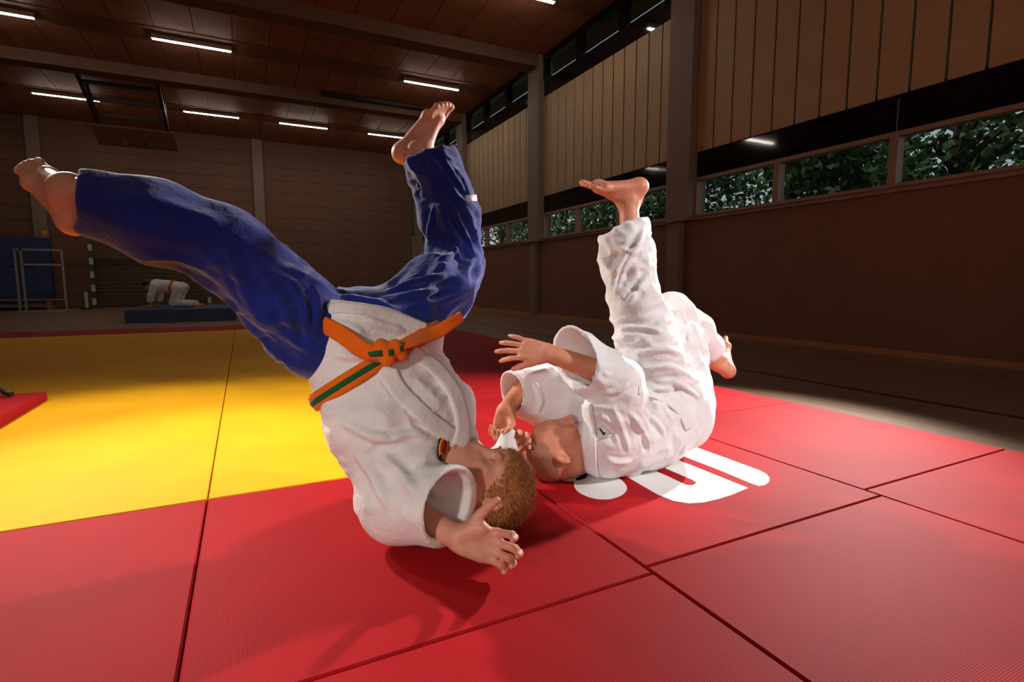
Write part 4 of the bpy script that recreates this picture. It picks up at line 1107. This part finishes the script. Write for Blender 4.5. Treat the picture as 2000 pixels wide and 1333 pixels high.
# ------------------------------------------------------------------ third judoka on hands and knees on the crash mat
def person_three():
    z0 = 0.268; root = empty('person', (-1.0, 12.9, z0)); tag(root, 'dark haired judoka in white on hands and knees on the blue crash mat', 'person')
    P = lambda x, y, z: np.array([x, y, z])        # local: x along the body, head to -x
    hip, sh = P(0.30, 0, 0.47), P(-0.22, 0, 0.50); vox = 0.011
    S = Solid(); S.group(0.03); S.chain([hip, P(0.05, 0, 0.48), sh], [0.11, 0.10, 0.11], 0.05)
    for s in (-1, 1):
        S.group(0.03); S.chain([P(-0.22, 0.15 * s, 0.47), P(-0.27, 0.17 * s, 0.24), P(-0.30, 0.17 * s, 0.05)], [0.05, 0.042, 0.03], 0.02)
        S.cone(P(-0.30, 0.17 * s, 0.02), P(-0.40, 0.17 * s, 0.018), 0.025, 0.016, 0.02)
        S.group(0.03); S.chain([P(0.30, 0.09 * s, 0.44), P(0.17, 0.12 * s, 0.07), P(0.58, 0.12 * s, 0.05)], [0.08, 0.055, 0.036], 0.03)
        S.cone(P(0.60, 0.12 * s, 0.05), P(0.74, 0.12 * s, 0.03), 0.034, 0.02, 0.02)
    HO = P(-0.42, 0, 0.52); F = nrm(P(-0.55, 0, -0.85)); U = nrm(P(-0.85, 0, 0.5))
    F_, U_, L_ = head_frame(F, U); Mh = np.stack([F_, U_, L_])
    S.group(0.03); S.ell(HO, Mh, (0.098, 0.105, 0.078)); S.ell(HO + F_ * 0.04 - U_ * 0.045, Mh, (0.055, 0.075, 0.058)); S.cone(HO - U_ * 0.06 - F_ * 0.02, sh, 0.055, 0.06)
    S.ball(HO + F_ * 0.112 - U_ * 0.03, 0.014)
    V, Q = S.mesh(vox); body = link('body', to_mesh('body', V, Q, True), root, M['skin'])
    H = Solid(); H.group(0); H.ell(HO - F_ * 0.008 + U_ * 0.01, Mh, (0.108, 0.108, 0.088)); H.cut(F_ * 0.75 - U_ * 0.66, HO + F_ * 0.035, 0.01)
    V, Q = H.mesh(vox); link('hair', to_mesh('hair', V, Q, True), body, M['black'])
    J = Solid(); J.group(0.04); J.chain([P(0.34, 0, 0.42), P(0.05, 0, 0.47), sh], [0.155, 0.135, 0.145], 0.06); J.cut(P(0.8, 0, -0.6), P(0.42, 0, 0.38), 0.01)
    for s in (-1, 1):
        J.group(0.03); J.chain([P(-0.2, 0.13 * s, 0.48), P(-0.27, 0.17 * s, 0.26), P(-0.295, 0.17 * s, 0.11)], [0.095, 0.08, 0.075], 0.03); J.cut(P(0, 0, -1), P(0, 0, 0.12), 0.006)
    V, Q = J.mesh(vox); V = relax(V, Q, 1); jk = link('jacket', to_mesh('jacket', V, Q, True), root, M['gi_white'])
    T = Solid(); T.group(0.03); T.ball(P(0.30, 0, 0.42), 0.14, 0.05)
    for s in (-1, 1): T.chain([P(0.30, 0.09 * s, 0.42), P(0.17, 0.12 * s, 0.09), P(0.56, 0.12 * s, 0.075)], [0.115, 0.082, 0.07], 0.03)
    V, Q = T.mesh(vox); V = relax(V, Q, 1); link('trousers', to_mesh('trousers', V, Q, True), root, M['gi_white'])
    b = MB(); n = 28
    ring = [np.array([0.14 + 0.03 * math.sin(a), 0.155 * math.cos(a), 0.455 + 0.155 * math.sin(a)]) for a in [2 * math.pi * i / n for i in range(n)]]
    Vb, Qb = strap(ring, [nrm(p - np.array([0.14, 0, 0.455])) for p in ring], 0.05, 0.012, True)
    link('belt', fix_normals(to_mesh('belt', Vb, Qb, True)), root, M['orange'])
    root.rotation_euler = (0, 0, math.radians(-22)); root.location = (-1.38, 12.8, z0); root.scale = (0.86, 0.86, 0.86)
person_three()

# ------------------------------------------------------------------ outside: lawn and trees behind the windows
MB().box(XR + 0.25, 45, -30, 50, -0.6, -0.5).build('floor_outside', M['grass'])['kind'] = 'structure'
MB().box(XR + 0.2, XR + 0.62, YB, YF, 5.44, 5.6).build('trim_eave', M['beam'])['kind'] = 'structure'
def tree(x, y, h, spread, nleaf, seed, label):
    rs = np.random.RandomState(seed)
    root = empty('tree', (x, y, -0.5)); tag(root, label, 'tree', 'trees outside the windows')
    b = MB(); b.tube([(0, 0, 0), (0.1, 0.05, h * 0.3), (0.0, 0.1, h * 0.6), (0.1, 0, h * 0.92)], [0.22, 0.17, 0.11, 0.04], 8)
    ends = []
    for i in range(13):
        z = h * rs.uniform(0.22, 0.75); a = rs.uniform(0, 6.28); L = spread * rs.uniform(0.6, 1.0)
        e = np.array([math.cos(a) * L, math.sin(a) * L, z + L * rs.uniform(0.1, 0.5)]); m = np.array([math.cos(a) * L * 0.5, math.sin(a) * L * 0.5, z + L * 0.3])
        b.tube([(0.05, 0.05, z), m, e], [0.07, 0.045, 0.015], 6); ends += [m, (m + e) / 2, e]
        e2 = m + rs.normal(0, 0.5, 3); b.tube([m, e2], [0.03, 0.01], 5); ends.append(e2)
    part(b, 'trunk', M['bark'], root)
    ends = np.array(ends); c = ends[rs.randint(len(ends), size=nleaf)] + rs.normal(0, 0.42, (nleaf, 3))
    u = rs.normal(0, 1, (nleaf, 3)); u /= np.linalg.norm(u, axis=1)[:, None]; v = np.cross(u, rs.normal(0, 1, (nleaf, 3))); v /= np.linalg.norm(v, axis=1)[:, None]
    s = rs.uniform(0.06, 0.14, nleaf)[:, None]
    A = np.stack([c - u * s, c + v * s * 0.55, c + u * s, c - v * s * 0.55], 1).reshape(-1, 3)
    o = link('foliage', to_mesh('foliage', A, np.arange(nleaf * 4).reshape(-1, 4), True), root, M['leaf']); o['kind'] = 'stuff'
for i, (x, y, h, sp, n, lb) in enumerate((
        (13.0, 2.2, 6.5, 2.6, 1700, 'sparse tree with bright sky between its leaves, seen through the right window'),
        (12.0, 5.4, 6.0, 2.5, 2600, 'leafy tree seen through the middle pane of the near window'),
        (12.5, 9.2, 6.0, 2.7, 6500, 'dense dark tree seen through the left pane of the near window'),
        (13.0, 13.5, 6.0, 2.8, 7000, 'dense tree seen through the window right of the raised white leg'),
        (13.5, 18.5, 6.0, 2.9, 7000, 'dense tree seen through the window left of the raised white leg'),
        (14.5, 25.0, 6.5, 3.2, 7000, 'dense tree seen through the last window pane before the blue knee'),
        (16.0, 33.5, 7.5, 3.8, 8000, 'farthest tree seen through the ribbon window beside the blue knee'))):
    tree(x, y, h, sp, n, 50 + i, lb)
